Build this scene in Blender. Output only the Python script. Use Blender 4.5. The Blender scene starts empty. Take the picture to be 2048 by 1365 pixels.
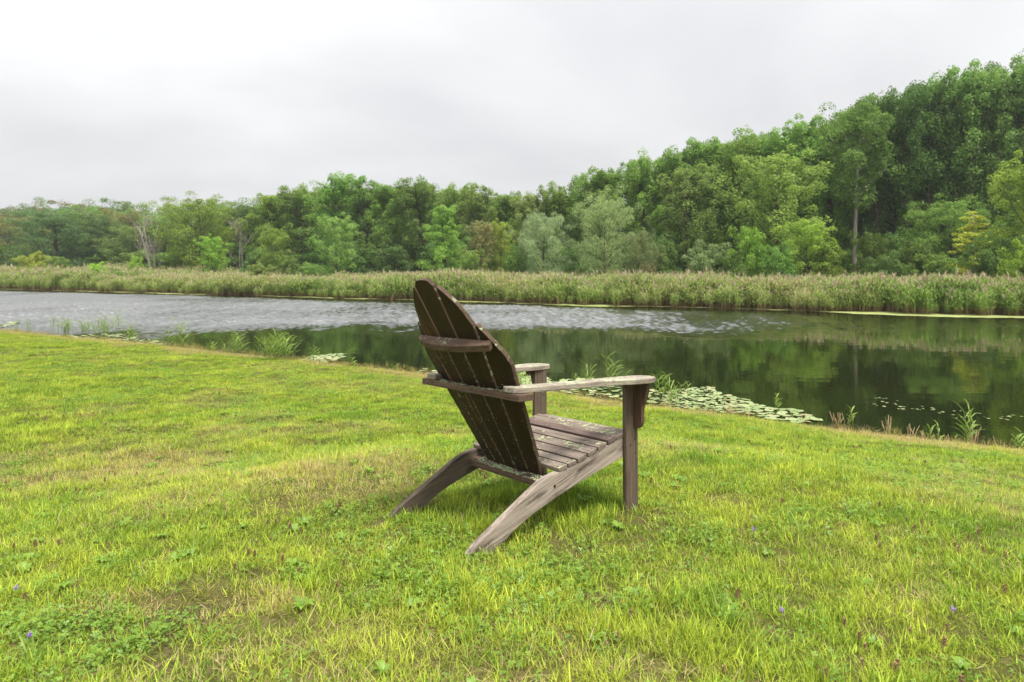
import bpy, bmesh, math, random
import numpy as np
from mathutils import Matrix, Vector

# ------------------------------------------------------------------ camera, world, sun, exposure
scene = bpy.context.scene
COL = scene.collection
F = 1338.66          # focal length in pixels of the 2048 wide frame
HZ = 525.0           # horizon row
CZ = 1.8             # camera height over the water

cam_d = bpy.data.cameras.new('camera')
cam_d.sensor_width = 36.0
cam_d.lens = F / 2048.0 * 36.0
cam_d.shift_y = -157.5 / 2048.0
cam_d.clip_start = 0.05
cam_d.clip_end = 3000
cam_d.dof.use_dof = True
cam_d.dof.focus_distance = 3.0
cam_d.dof.aperture_fstop = 6.3
cam = bpy.data.objects.new('camera', cam_d)
COL.objects.link(cam)
cam.location = (0, 0, CZ)
cam.rotation_euler = (math.radians(90), 0, 0)
scene.camera = cam

SUN_EL, SUN_AZ = math.radians(66), math.radians(140)   # azimuth from +Y towards +X
world = bpy.data.worlds.new('World')
scene.world = world
world.use_nodes = True
wt = world.node_tree
wt.nodes.clear()
def N(t, kind, **kw):
    n = t.nodes.new(kind)
    for k, v in kw.items():
        setattr(n, k, v)
    return n
wo = N(wt, 'ShaderNodeOutputWorld')
bg = N(wt, 'ShaderNodeBackground')
sky = N(wt, 'ShaderNodeTexSky', sky_type='NISHITA', sun_disc=False)
sky.sun_elevation = SUN_EL
sky.sun_rotation = SUN_AZ
tc = N(wt, 'ShaderNodeTexCoord')
sep = N(wt, 'ShaderNodeSeparateXYZ')
wt.links.new(tc.outputs['Generated'], sep.inputs[0])
zc = N(wt, 'ShaderNodeMath', operation='MAXIMUM'); zc.inputs[1].default_value = 0.0
wt.links.new(sep.outputs['Z'], zc.inputs[0])
za = N(wt, 'ShaderNodeMath', operation='ADD'); za.inputs[1].default_value = 0.22
wt.links.new(zc.outputs[0], za.inputs[0])
dx = N(wt, 'ShaderNodeMath', operation='DIVIDE'); dy = N(wt, 'ShaderNodeMath', operation='DIVIDE')
wt.links.new(sep.outputs['X'], dx.inputs[0]); wt.links.new(za.outputs[0], dx.inputs[1])
wt.links.new(sep.outputs['Y'], dy.inputs[0]); wt.links.new(za.outputs[0], dy.inputs[1])
cmb = N(wt, 'ShaderNodeCombineXYZ')
wt.links.new(dx.outputs[0], cmb.inputs[0]); wt.links.new(dy.outputs[0], cmb.inputs[1])
cmb.inputs[2].default_value = 3.7
n1 = N(wt, 'ShaderNodeTexNoise'); n1.inputs['Scale'].default_value = 0.62; n1.inputs['Detail'].default_value = 5; n1.inputs['Roughness'].default_value = 0.48
n1.inputs['Distortion'].default_value = 0.3
wt.links.new(cmb.outputs[0], n1.inputs['Vector'])
cr = N(wt, 'ShaderNodeValToRGB')
cr.color_ramp.elements[0].position = 0.33; cr.color_ramp.elements[0].color = (0.68, 0.685, 0.705, 1)
cr.color_ramp.elements[1].position = 0.58; cr.color_ramp.elements[1].color = (0.93, 0.93, 0.935, 1)
wt.links.new(n1.outputs['Fac'], cr.inputs[0])
# an even overcast: the cloud layer lets more light through overhead than at the horizon
gr = N(wt, 'ShaderNodeMath', operation='MULTIPLY_ADD'); gr.inputs[1].default_value = 1.0; gr.inputs[2].default_value = 0.88
wt.links.new(zc.outputs[0], gr.inputs[0])
clouds = N(wt, 'ShaderNodeVectorMath', operation='SCALE')
wt.links.new(cr.outputs[0], clouds.inputs[0]); wt.links.new(gr.outputs[0], clouds.inputs['Scale'])
skys = N(wt, 'ShaderNodeVectorMath', operation='SCALE'); skys.inputs['Scale'].default_value = 0.1
wt.links.new(sky.outputs[0], skys.inputs[0])
mixs = N(wt, 'ShaderNodeMix', data_type='RGBA'); mixs.inputs[0].default_value = 0.95
wt.links.new(skys.outputs[0], mixs.inputs[6]); wt.links.new(clouds.outputs[0], mixs.inputs[7])
wt.links.new(mixs.outputs[2], bg.inputs[0])
bg.inputs[1].default_value = 0.318
wt.links.new(bg.outputs[0], wo.inputs[0])

sun_d = bpy.data.lights.new('sun', 'SUN')
sun_d.energy = 1.5
sun_d.angle = math.radians(17)
sun_d.color = (1.0, 0.95, 0.86)
sun = bpy.data.objects.new('sun', sun_d)
COL.objects.link(sun)
sd = Vector((math.sin(SUN_AZ) * math.cos(SUN_EL), math.cos(SUN_AZ) * math.cos(SUN_EL), math.sin(SUN_EL)))
sun.rotation_euler = (-sd).to_track_quat('-Z', 'Y').to_euler()

scene.view_settings.view_transform = 'Standard'
scene.view_settings.look = 'None'
scene.view_settings.gamma = 1
scene.view_settings.exposure = 1.68
scene.view_settings.use_curve_mapping = False

RNG = np.random.default_rng(11)
random.seed(5)

# ------------------------------------------------------------------ helpers
def tag(o, label=None, cat=None, group=None, kind=None):
    if label: o['label'] = label
    if cat: o['category'] = cat
    if group: o['group'] = group
    if kind: o['kind'] = kind
    return o

def link(o, parent=None):
    COL.objects.link(o)
    if parent is not None:
        o.parent = parent
    return o

def empty(name, loc=(0, 0, 0)):
    o = bpy.data.objects.new(name, None)
    o.empty_display_size = 0.1
    o.location = loc
    return link(o)

def fast_mesh(name, verts, faces, attrs=None, mat=None, smooth=False):
    """verts (n,3), faces: list of arrays of equal-sided faces (m,k)."""
    verts = np.asarray(verts, dtype=np.float32)
    me = bpy.data.meshes.new(name)
    if not isinstance(faces, (list, tuple)) or (len(faces) and np.isscalar(faces[0][0])):
        faces = [faces]
    faces = [np.asarray(f, dtype=np.int32) for f in faces if len(f)]
    nl = sum(f.size for f in faces); nf = sum(len(f) for f in faces)
    me.vertices.add(len(verts)); me.vertices.foreach_set('co', verts.ravel())
    me.loops.add(nl); me.loops.foreach_set('vertex_index', np.concatenate([f.ravel() for f in faces]))
    me.polygons.add(nf)
    tot = np.concatenate([np.full(len(f), f.shape[1], dtype=np.int32) for f in faces])
    st = np.concatenate([[0], np.cumsum(tot)[:-1]]).astype(np.int32)
    me.polygons.foreach_set('loop_start', st)
    if smooth:
        me.polygons.foreach_set('use_smooth', np.ones(nf, dtype=bool))
    me.update(calc_edges=True)
    for k, (typ, data) in (attrs or {}).items():
        a = me.attributes.new(k, typ, 'POINT')
        data = np.asarray(data)
        if typ == 'FLOAT': a.data.foreach_set('value', data.astype(np.float32).ravel())
        elif typ == 'INT': a.data.foreach_set('value', data.astype(np.int32).ravel())
        elif typ == 'FLOAT_VECTOR': a.data.foreach_set('vector', data.astype(np.float32).ravel())
    if mat: me.materials.append(mat)
    return me

def mesh_obj(name, me, parent=None):
    return link(bpy.data.objects.new(name, me), parent)

# value noise for layout decisions
_perm = np.random.default_rng(3).random((256, 256))
def vnoise(x, y):
    x = np.asarray(x, float); y = np.asarray(y, float)
    xi = np.floor(x).astype(int); yi = np.floor(y).astype(int)
    fx = x - xi; fy = y - yi
    fx = fx * fx * (3 - 2 * fx); fy = fy * fy * (3 - 2 * fy)
    g = lambda a, b: _perm[a & 255, b & 255]
    return (g(xi, yi) * (1 - fx) + g(xi + 1, yi) * fx) * (1 - fy) + (g(xi, yi + 1) * (1 - fx) + g(xi + 1, yi + 1) * fx) * fy
def fbm(x, y, o=4):
    s = 0; a = .5; t = 0
    for i in range(o):
        s = s + a * vnoise(x * 2 ** i + 17 * i, y * 2 ** i + 31 * i); t += a; a *= .5
    return s / t
def sstep(a, b, x):
    t = np.clip((x - a) / (b - a), 0, 1)
    return t * t * (3 - 2 * t)

# ------------------------------------------------------------------ terrain functions
SHORE = np.array([(-60, 50), (-34, 31.5), (-13.5, 17.6), (-7.9, 14.6), (-3.87, 12.2), (-1.5, 10.75), (0.1, 9.55), (1.5, 8.35), (2.23, 7.95), (2.93, 7.46), (3.55, 7.03), (4.14, 6.71), (4.92, 6.3), (9, 3.9), (20, -3), (60, -28)], float)
FAR = np.array([(-120, 84.0), (-34.8, 45.6), (0, 30.1), (17.1, 22.4), (60, 3.2)], float)
def seg_sd(P, L):
    """signed distance to an open polyline running left to right; positive below (towards the camera side)."""
    P = np.asarray(P, float); best = np.full(len(P), 1e9); sg = np.zeros(len(P))
    for a, b in zip(L[:-1], L[1:]):
        d = b - a; t = np.clip(((P - a) @ d) / (d @ d), 0, 1)
        q = a + t[:, None] * d; r = P - q; dist = np.hypot(r[:, 0], r[:, 1])
        s = -(d[0] * r[:, 1] - d[1] * r[:, 0])
        m = dist < best - 1e-9
        best[m] = dist[m]; sg[m] = np.sign(s[m])
    return best * np.where(sg == 0, 1, sg)

CHAIR_T = np.array([0.28572, 2.995, -1.03686 + CZ])
CHAIR_R = np.array([[0.64463206, 0.76448646, 0.00315536], [-0.76368192, 0.64375261, 0.04870827], [0.03520554, -0.03380861, 0.99880806]])
CN = CHAIR_R[:, 2]   # chair's up: the ground plane under it
def ground_raw(x, y):
    P = np.stack([np.ravel(x), np.ravel(y)], 1)
    s = seg_sd(P, SHORE); f = -seg_sd(P, FAR)
    ss = np.maximum(s, 0)
    # a bank that is steeper at the right, easing to an almost level lawn
    xx = np.ravel(x)
    m = np.interp(xx, [-14, -3, 1.5, 6], [.056, .080, .148, .165]); ztop = np.interp(xx, [-14, -4, 0, 4], [.40, .58, .78, .84]) + .02 * np.minimum(ss, 12)
    aa = m * ss; k = .22
    h_ = np.clip(.5 + .5 * (ztop - aa) / k, 0, 1)
    near = ztop * (1 - h_) + aa * h_ - k * h_ * (1 - h_) * .6 + .02 * sstep(0, .25, ss)
    near = np.where(ss > 0, np.maximum(near, 0.0), 0)
    far = 0.04 + 0.006 * np.clip(f, 0, 30)
    under = -0.5 * sstep(0, 2.0, -s) - 0.02
    under2 = -0.5 * sstep(0, 2.0, -f) - 0.02
    z = np.where(s > 0, near, np.where(f > 0, far, np.maximum(under, under2)))
    return z, s, f
def gz(x, y, bumps=True):
    x = np.asarray(x, float); y = np.asarray(y, float); sh = x.shape
    z, s, f = ground_raw(x, y); x = x.ravel(); y = y.ravel()
    # plane through the chair's feet
    pl = CHAIR_T[2] - .012 - (CN[0] * (x - CHAIR_T[0]) + CN[1] * (y - CHAIR_T[1])) / CN[2]
    w = 1 - sstep(0.9, 2.6, np.hypot(x - 0.05, y - 2.75))
    z = z * (1 - w) + pl * w
    if bumps:
        a = sstep(0.0, 1.2, s) * (1 - 0.75 * w)
        z = z + a * ((fbm(x * .9, y * .9, 3) - .5) * .08 + (fbm(x * 5 + 9, y * 5, 2) - .5) * .05)
        # the worn hollow in the turf
        hx, hy = HOLLOW
        e = np.hypot((x - hx) / .20, (y - hy) / .075)
        z = z - 0.028 * (1 - sstep(.3, 1.3, e))
    return z.reshape(sh)
HOLLOW = (-0.92, 1.93)
def ray_ground(px, py):
    """where a line of sight of the photograph meets the lawn"""
    lo = 0.5
    for i in range(4000):
        d = lo + i * .01
        if CZ - (py - HZ) / F * d <= float(gz(np.array([(px - 1024) / F * d]), np.array([d]), False)[0]):
            return (px - 1024) / F * d, d
    return (px - 1024) / F * d, d
def on_water(px, py):
    d = F * CZ / (py - HZ)
    return (px - 1024) / F * d, d
def at(px, d):
    return (px - 1024) / F * d
HOLLOW = ray_ground(385, 1212)

# ------------------------------------------------------------------ materials
def new_mat(name):
    m = bpy.data.materials.new(name); m.use_nodes = True
    m.node_tree.nodes.clear()
    return m, m.node_tree
def out(t, sh):
    o = N(t, 'ShaderNodeOutputMaterial'); t.links.new(sh, o.inputs[0]); return o
def noise(t, vec, scale, detail=3, rough=.5, dist=0):
    n = N(t, 'ShaderNodeTexNoise'); n.inputs['Scale'].default_value = scale; n.inputs['Detail'].default_value = detail
    n.inputs['Roughness'].default_value = rough; n.inputs['Distortion'].default_value = dist
    if vec is not None: t.links.new(vec, n.inputs['Vector'])
    return n.outputs['Fac']
def ramp(t, fac, stops, interp='LINEAR'):
    r = N(t, 'ShaderNodeValToRGB'); r.color_ramp.interpolation = interp
    el = r.color_ramp.elements
    while len(el) < len(stops): el.new(0.5)
    for e, (p, c) in zip(el, stops):
        e.position = p; e.color = (c, c, c, 1) if np.isscalar(c) else (*c, 1)
    t.links.new(fac, r.inputs[0]); return r.outputs[0]
def mixc(t, fac, a, b, mode='MIX'):
    m = N(t, 'ShaderNodeMix', data_type='RGBA', blend_type=mode)
    for sock, v in ((m.inputs[0], fac), (m.inputs[6], a), (m.inputs[7], b)):
        if hasattr(v, 'is_linked') or hasattr(v, 'links'): t.links.new(v, sock)
        elif np.isscalar(v): sock.default_value = v
        else: sock.default_value = (*v, 1)
    return m.outputs[2]
def math_(t, op, a, b=None, c=None):
    m = N(t, 'ShaderNodeMath', operation=op)
    for sock, v in zip(m.inputs, (a, b, c)):
        if v is None: continue
        if hasattr(v, 'links'): t.links.new(v, sock)
        else: sock.default_value = v
    return m.outputs[0]
def attr(t, name, typ='GEOMETRY', o='Fac'):
    a = N(t, 'ShaderNodeAttribute', attribute_name=name, attribute_type=typ); return a.outputs[o]
def pos(t): return N(t, 'ShaderNodeNewGeometry').outputs['Position']
def bump(t, h, strength, dist):
    b = N(t, 'ShaderNodeBump'); b.inputs['Strength'].default_value = strength; b.inputs['Distance'].default_value = dist
    t.links.new(h, b.inputs['Height']); return b.outputs[0]
def principled(t, col, rough=.6, normal=None, spec=.5, **kw):
    p = N(t, 'ShaderNodeBsdfPrincipled')
    if hasattr(col, 'links'): t.links.new(col, p.inputs['Base Color'])
    else: p.inputs['Base Color'].default_value = (*col, 1)
    if hasattr(rough, 'links'): t.links.new(rough, p.inputs['Roughness'])
    else: p.inputs['Roughness'].default_value = rough
    p.inputs['Specular IOR Level'].default_value = spec
    if normal is not None: t.links.new(normal, p.inputs['Normal'])
    for k, v in kw.items():
        if hasattr(v, 'links'): t.links.new(v, p.inputs[k])
        else: p.inputs[k].default_value = v
    return p.outputs[0]
def leafy(t, col, trans=.4, gloss=.0):
    d = N(t, 'ShaderNodeBsdfDiffuse'); tr = N(t, 'ShaderNodeBsdfTranslucent')
    t.links.new(col, d.inputs[0]); t.links.new(col, tr.inputs[0])
    mx = N(t, 'ShaderNodeMixShader'); mx.inputs[0].default_value = trans
    t.links.new(d.outputs[0], mx.inputs[1]); t.links.new(tr.outputs[0], mx.inputs[2])
    r = mx.outputs[0]
    if gloss:
        g = N(t, 'ShaderNodeBsdfGlossy'); g.inputs['Roughness'].default_value = .45
        m2 = N(t, 'ShaderNodeMixShader'); m2.inputs[0].default_value = gloss
        t.links.new(r, m2.inputs[1]); t.links.new(g.outputs[0], m2.inputs[2]); r = m2.outputs[0]
    return r

# ground: thatch and soil under the grass, mud by the water
m_ground, t = new_mat('ground_soil')
p = pos(t)
a = noise(t, p, 2.2, 4, .6); b = noise(t, p, 34, 3, .6)
c1 = ramp(t, a, [(.3, (.055, .065, .014)), (.7, (.115, .100, .035))])
c2 = mixc(t, ramp(t, b, [(.45, 0.), (.75, 1.)]), c1, (.16, .125, .055))
soil = attr(t, 'soil')
c3 = mixc(t, soil, c2, ramp(t, b, [(.3, (.028, .020, .014)), (.75, (.10, .075, .050))]))
out(t, principled(t, c3, .95, bump(t, b, .6, .02), .1))

# lawn grass
def grass_mat(name, g1, g2, straw, trans=.26):
    m, t = new_mat(name)
    p = pos(t)
    big = noise(t, p, .75, 3, .55)
    mid = noise(t, p, 3.2, 2, .5)
    bl = attr(t, 'bl'); tip = attr(t, 'tip')
    dry = attr(t, 'dry', 'INSTANCER'); rn = attr(t, 'rnd', 'INSTANCER')
    f = math_(t, 'ADD', math_(t, 'MULTIPLY', big, .75), math_(t, 'MULTIPLY', rn, .25))
    f = math_(t, 'ADD', f, math_(t, 'MULTIPLY', math_(t, 'SUBTRACT', mid, .5), .9))
    f = math_(t, 'ADD', f, math_(t, 'MULTIPLY', math_(t, 'SUBTRACT', bl, .5), .5))
    col = ramp(t, f, [(.22, g1), (.84, g2)])
    b2 = math_(t, 'FRACT', math_(t, 'MULTIPLY', bl, 7.31))
    vv = N(t, 'ShaderNodeVectorMath', operation='SCALE'); t.links.new(col, vv.inputs[0])
    t.links.new(math_(t, 'MULTIPLY', math_(t, 'MULTIPLY_ADD', b2, .66, .64), math_(t, 'MULTIPLY_ADD', rn, .55, .78)), vv.inputs['Scale'])
    col = vv.outputs[0]
    isdry = math_(t, 'LESS_THAN', bl, dry)
    scol = mixc(t, rn, straw, (straw[0] * .62, straw[1] * .52, straw[2] * .42))
    col = mixc(t, math_(t, 'MULTIPLY', isdry, .85), col, scol)
    # blades are paler at the sheath and a touch yellow at the tip
    col = mixc(t, ramp(t, tip, [(0., .35), (.3, 0.)]), col, (.20, .17, .06))
    out(t, leafy(t, col, trans, .012))
    return m
m_grass = grass_mat('lawn_grass', (.150, .292, .024), (.475, .545, .062), (.66, .54, .27))
m_fringe = grass_mat('shore_grass', (.20, .27, .03), (.42, .40, .06), (.56, .43, .19))
m_clover, t = new_mat('clover_leaf')
col = mixc(t, attr(t, 'bl'), (.13, .27, .025), (.27, .41, .05))
out(t, leafy(t, col, .3, .04))
m_seed, t = new_mat('seed_head')
out(t, principled(t, mixc(t, attr(t, 'bl'), (.15, .080, .042), (.44, .30, .17)), .9, None, .1))
m_purple, t = new_mat('purple_petal')
out(t, leafy(t, mixc(t, attr(t, 'bl'), (.22, .10, .48), (.45, .30, .70)), .3))

# tree leaves: the tint is the object's own colour, each leaf a little different
def leaf_mat(name, trans):
    m, t = new_mat(name)
    oi = N(t, 'ShaderNodeObjectInfo')
    bl = attr(t, 'bl')
    v = math_(t, 'MULTIPLY_ADD', bl, .5, .75)
    sc = N(t, 'ShaderNodeVectorMath', operation='SCALE'); t.links.new(oi.outputs['Color'], sc.inputs[0]); t.links.new(v, sc.inputs['Scale'])
    hue = noise(t, pos(t), .55, 2, .5)
    col = mixc(t, ramp(t, hue, [(.35, 0.), (.7, .45)]), sc.outputs[0], (1.12, 1.05, .8), 'MULTIPLY')
    col = mixc(t, 1.0, col, (1.38, 1.24, .98), 'MULTIPLY')
    out(t, leafy(t, col, trans, .015))
    return m
m_leaf = leaf_mat('tree_leaf', .45)
m_willow = leaf_mat('willow_leaf', .3)
def bark_mat(name, c1, c2):
    m, t = new_mat(name)
    p = pos(t); mp = N(t, 'ShaderNodeMapping'); mp.inputs['Scale'].default_value = (9, 9, 1.6); t.links.new(p, mp.inputs[0])
    n = noise(t, mp.outputs[0], 2.2, 4, .6)
    out(t, principled(t, ramp(t, n, [(.3, c1), (.7, c2)]), .9, bump(t, n, .6, .03), .1))
    return m
m_bark = bark_mat('bark', (.045, .036, .028), (.15, .125, .10))
m_palebark = bark_mat('pale_bark', (.16, .135, .115), (.34, .30, .26))
m_deadwood = bark_mat('dead_wood', (.20, .175, .15), (.42, .38, .33))

# reeds
m_reed, t = new_mat('reed')
h = attr(t, 'h'); kd = attr(t, 'kd'); bl = attr(t, 'bl'); rn = attr(t, 'rnd', 'INSTANCER')
big = noise(t, pos(t), .16, 3, .6)
f = math_(t, 'ADD', math_(t, 'MULTIPLY', big, .9), math_(t, 'MULTIPLY', math_(t, 'ADD', rn, bl), .16))
green = ramp(t, f, [(.32, (.17, .31, .065)), (.55, (.28, .40, .09)), (.82, (.42, .45, .16))])
stemc = ramp(t, h, [(.0, (.28, .19, .10)), (.2, (.40, .29, .14)), (.45, (.33, .34, .10))])
body = mixc(t, ramp(t, math_(t, 'ADD', h, math_(t, 'MULTIPLY', math_(t, 'SUBTRACT', bl, .5), .22)), [(.16, 0.), (.40, 1.)]), stemc, green)
plume = mixc(t, bl, (.40, .31, .20), (.62, .54, .38))
col = mixc(t, math_(t, 'GREATER_THAN', kd, .5), body, plume)
out(t, leafy(t, col, .3))
m_sprout, t = new_mat('reed_leaf')
col = mixc(t, attr(t, 'bl'), (.19, .33, .05), (.36, .48, .09))
col = mixc(t, ramp(t, attr(t, 'h'), [(0., .75), (.18, 0.)]), col, (.38, .27, .13))
out(t, leafy(t, col, .4, .04))
m_stub, t = new_mat('dry_stalk')
out(t, leafy(t, mixc(t, attr(t, 'bl'), (.22, .15, .08), (.52, .41, .22)), .15))
# floating plants
m_pad, t = new_mat('lily_pad')
oi = N(t, 'ShaderNodeObjectInfo')
col = ramp(t, oi.outputs['Random'], [(0., (.19, .27, .09)), (.55, (.31, .37, .16)), (.85, (.39, .40, .20)), (1., (.24, .17, .06))])
n = noise(t, pos(t), 40, 2)
out(t, principled(t, mixc(t, math_(t, 'MULTIPLY', n, .3), col, (.20, .26, .10)), .5, None, .3))
m_duck, t = new_mat('duckweed')
n = noise(t, pos(t), 2.5, 5, .7)
out(t, principled(t, ramp(t, n, [(.3, (.23, .29, .08)), (.7, (.38, .42, .16))]), .8, bump(t, noise(t, pos(t), 60, 2), .4, .01), .3))

# pond water
m_water, t = new_mat('pond_water')
p = pos(t); sp = N(t, 'ShaderNodeSeparateXYZ'); t.links.new(p, sp.inputs[0])
wB = noise(t, p, .9, 2, .5)
mpC = N(t, 'ShaderNodeMapping'); mpC.inputs['Scale'].default_value = (.5, 2.2, 1); t.links.new(p, mpC.inputs[0])
wC = noise(t, mpC.outputs[0], 1.3, 3, .5)
hgt = math_(t, 'ADD', math_(t, 'MULTIPLY', wC, .0022), math_(t, 'MULTIPLY', wB, .0016))
bb = N(t, 'ShaderNodeBump'); bb.inputs['Strength'].default_value = 1.0; bb.inputs['Distance'].default_value = 1.0
t.links.new(hgt, bb.inputs['Height'])
wcol = ramp(t, noise(t, p, .25, 2), [(.3, (.008, .013, .003)), (.7, (.014, .018, .004))])
out(t, principled(t, wcol, math_(t, 'MULTIPLY_ADD', attr(t, 'ruf'), .25, .03), bb.outputs[0], .5, IOR=math_(t, 'MULTIPLY_ADD', attr(t, 'ruf'), 4.8, 1.40)))

# weathered wood; 'gc' holds coordinates with the grain along x
def wood_mat(name, dark, light, patch, patch_amt, lichen_amt, lich_col, rough=.85, lichen_up=True, streak=(1.4, 34, 34), bumps=.5):
    m, t = new_mat(name)
    g = N(t, 'ShaderNodeAttribute', attribute_name='gc').outputs['Vector']
    mp = N(t, 'ShaderNodeMapping'); mp.inputs['Scale'].default_value = streak; t.links.new(g, mp.inputs[0])
    gr = noise(t, mp.outputs[0], 2.4, 5, .62, .6)
    fine = N(t, 'ShaderNodeMapping'); fine.inputs['Scale'].default_value = (8, 170, 170); t.links.new(g, fine.inputs[0])
    fi = noise(t, fine.outputs[0], 2.0, 3, .6)
    col = ramp(t, math_(t, 'ADD', math_(t, 'MULTIPLY', gr, .65), math_(t, 'MULTIPLY', fi, .35)), [(.33, dark), (.66, light)])
    pm = N(t, 'ShaderNodeMapping'); pm.inputs['Scale'].default_value = (3.2, 16, 16); t.links.new(g, pm.inputs[0])
    pa = noise(t, pm.outputs[0], 2.0, 4, .6)
    col = mixc(t, math_(t, 'MULTIPLY', ramp(t, pa, [(.52, 0.), (.66, 1.)]), patch_amt), col, patch)
    # cracks along the grain
    cm = N(t, 'ShaderNodeMapping'); cm.inputs['Scale'].default_value = (2.2, 95, 95); t.links.new(g, cm.inputs[0])
    ck = noise(t, cm.outputs[0], 1.3, 3, .6)
    crack = ramp(t, ck, [(.66, 0.), (.72, 1.)])
    col = mixc(t, math_(t, 'MULTIPLY', crack, .75), col, (dark[0] * .3, dark[1] * .3, dark[2] * .3))
    # lichen
    l1 = noise(t, g, 55, 4, .65); l2 = noise(t, g, 9, 3, .6)
    lf = math_(t, 'ADD', math_(t, 'MULTIPLY', l1, .6), math_(t, 'MULTIPLY', l2, .45))
    lo = .66 - lichen_amt * .22
    lm = ramp(t, lf, [(lo, 0.), (lo + .05, 1.)])
    if lichen_up:
        nz = N(t, 'ShaderNodeSeparateXYZ'); t.links.new(N(t, 'ShaderNodeNewGeometry').outputs['Normal'], nz.inputs[0])
        lm = math_(t, 'MULTIPLY', lm, ramp(t, nz.outputs['Z'], [(.0, .12), (.8, 1.)]))
    col = mixc(t, lm, col, lich_col)
    hh = math_(t, 'ADD', math_(t, 'MULTIPLY', gr, .5), math_(t, 'ADD', math_(t, 'MULTIPLY', fi, .5), math_(t, 'MULTIPLY', crack, -.8)))
    hh = math_(t, 'ADD', hh, math_(t, 'MULTIPLY', lm, .7))
    out(t, principled(t, col, rough, bump(t, hh, bumps, .004), .3))
    return m
LICH = (.36, .40, .24)
w_back = wood_mat('stained_wood', (.015, .0082, .0036), (.032, .0180, .0080), (.060, .026, .009), .30, .02, LICH, .62, False)
w_backr = wood_mat('worn_stained_wood', (.014, .008, .004), (.042, .022, .009), (.15, .066, .018), .75, .05, LICH, .66, False)
w_bedge = wood_mat('board_edge_wood', (.050, .030, .019), (.15, .098, .065), (.04, .022, .014), .5, .34, LICH, .8, False)
w_edge = wood_mat('rail_wood', (.070, .040, .026), (.18, .122, .088), (.06, .034, .022), .5, .38, LICH, .85)
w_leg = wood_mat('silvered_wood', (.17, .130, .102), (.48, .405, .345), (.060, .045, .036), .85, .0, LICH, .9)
w_legl = wood_mat('silvered_wood_shaded', (.070, .050, .036), (.190, .150, .115), (.05, .038, .03), .7, .0, LICH, .9)  # darker, browner copy of the silvered wood; the rail's shade is in its colour
w_post = wood_mat('post_wood', (.062, .043, .028), (.180, .136, .098), (.055, .036, .025), .5, .05, LICH, .88)
w_arm = wood_mat('arm_wood', (.17, .135, .102), (.45, .385, .315), (.11, .085, .068), .5, .62, (.44, .47, .31), .9)
w_slat = wood_mat('slat_wood', (.10, .074, .058), (.32, .265, .22), (.085, .055, .045), .5, .40, (.42, .46, .24), .88)
w_slatd = wood_mat('red_brown_slat_wood', (.085, .055, .045), (.22, .165, .14), (.06, .035, .028), .5, .16, LICH, .85)
w_bracket = wood_mat('bracket_wood', (.055, .030, .020), (.15, .090, .058), (.04, .022, .015), .4, .02, LICH, .7)
m_screw, t = new_mat('rusty_screw')
out(t, principled(t, (.018, .013, .010), .7))
m_lichen, t = new_mat('lichen')
n = noise(t, pos(t), 160, 3, .6)
out(t, principled(t, mixc(t, attr(t, 'bl'), (.20, .26, .11), (.46, .51, .33)), .95, bump(t, n, .8, .003), .1))

# ------------------------------------------------------------------ ground, water, sky-side setting
def axis(lo, hi, fine_lo, fine_hi, step, growth=1.16):
    a = list(np.arange(fine_lo, fine_hi + 1e-6, step))
    s = step; x = a[-1]
    while x < hi: s *= growth; x += s; a.append(x)
    s = step; x = a[0]; b = []
    while x > lo: s *= growth; x -= s; b.append(x)
    return np.array(b[::-1] + a)
gx = axis(-700, 700, -7, 7, .07); gy = axis(-60, 900, 0.6, 12, .07)
GX, GY = np.meshgrid(gx, gy)
GZ = gz(GX, GY)
nx, ny = len(gx), len(gy)
idx = np.arange(nx * ny).reshape(ny, nx)
quads = np.stack([idx[:-1, :-1], idx[:-1, 1:], idx[1:, 1:], idx[1:, :-1]], -1).reshape(-1, 4)
_, S_, F_ = ground_raw(GX, GY)
e = np.hypot((GX.ravel() - HOLLOW[0]) / .16, (GY.ravel() - HOLLOW[1]) / .05) + (fbm(GX.ravel() * 14, GY.ravel() * 14, 2) - .5) * .9
soil = np.maximum(1 - sstep(.45, 1.15, e), 1 - sstep(.15, .8, np.abs(S_) + (fbm(GX.ravel() * 2, GY.ravel() * 2, 2) - .5)))
soil = np.maximum(soil, (S_ < 0) * 1.0)
me = fast_mesh('ground', np.stack([GX, GY, GZ], -1).reshape(-1, 3), quads, {'soil': ('FLOAT', soil)}, m_ground, True)
tag(mesh_obj('ground', me), kind='structure')

# pond: calm sheets by both banks, and wind ripples (real waves) over the middle
RX = np.arange(-40, 22.01, .066); RY = np.concatenate([np.arange(14.5, 30, .062), np.arange(30, 50, .10)])
WX, WY = np.meshgrid(RX, RY)
wob = fbm(WX * .22, WY * .22, 3) - .5; wob2 = fbm(WX * .7 + 50, WY * .35, 3) - .5
ruf = sstep(16.2, 20.0, WY + wob * 3.5 + wob2 * 2.6 - .02 * WX)
bank = (30.1 - WY - .449 * WX) * .912
ruf = ruf * sstep(.5, 3.0, bank + wob * 3.0)
ruf = ruf * (.55 + .9 * fbm(WX * .5 + 9, WY * .25 + 3, 2)) * (1 - .8 * sstep(4, 12, WX + wob2 * 6))
ruf = np.clip(ruf, 0, 1)
hw = np.zeros_like(WX); wr = np.random.default_rng(5)
for k in range(34):
    lam = .16 * (2.2 ** wr.random()); th = -.3 + wr.normal() * .8; ph = wr.random() * 6.28; kk = 2 * math.pi / lam
    hw += lam * .0150 * np.sin(kk * (WX * math.sin(th) + WY * math.cos(th)) + ph + 1.6 * vnoise(WX * .6 + k * 7, WY * .6))
hw *= ruf
wi = np.arange(WX.size).reshape(WX.shape)
wq = np.stack([wi[:-1, :-1], wi[:-1, 1:], wi[1:, 1:], wi[1:, :-1]], -1)
cell = (bank[:-1, :-1] > -1.5)
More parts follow.
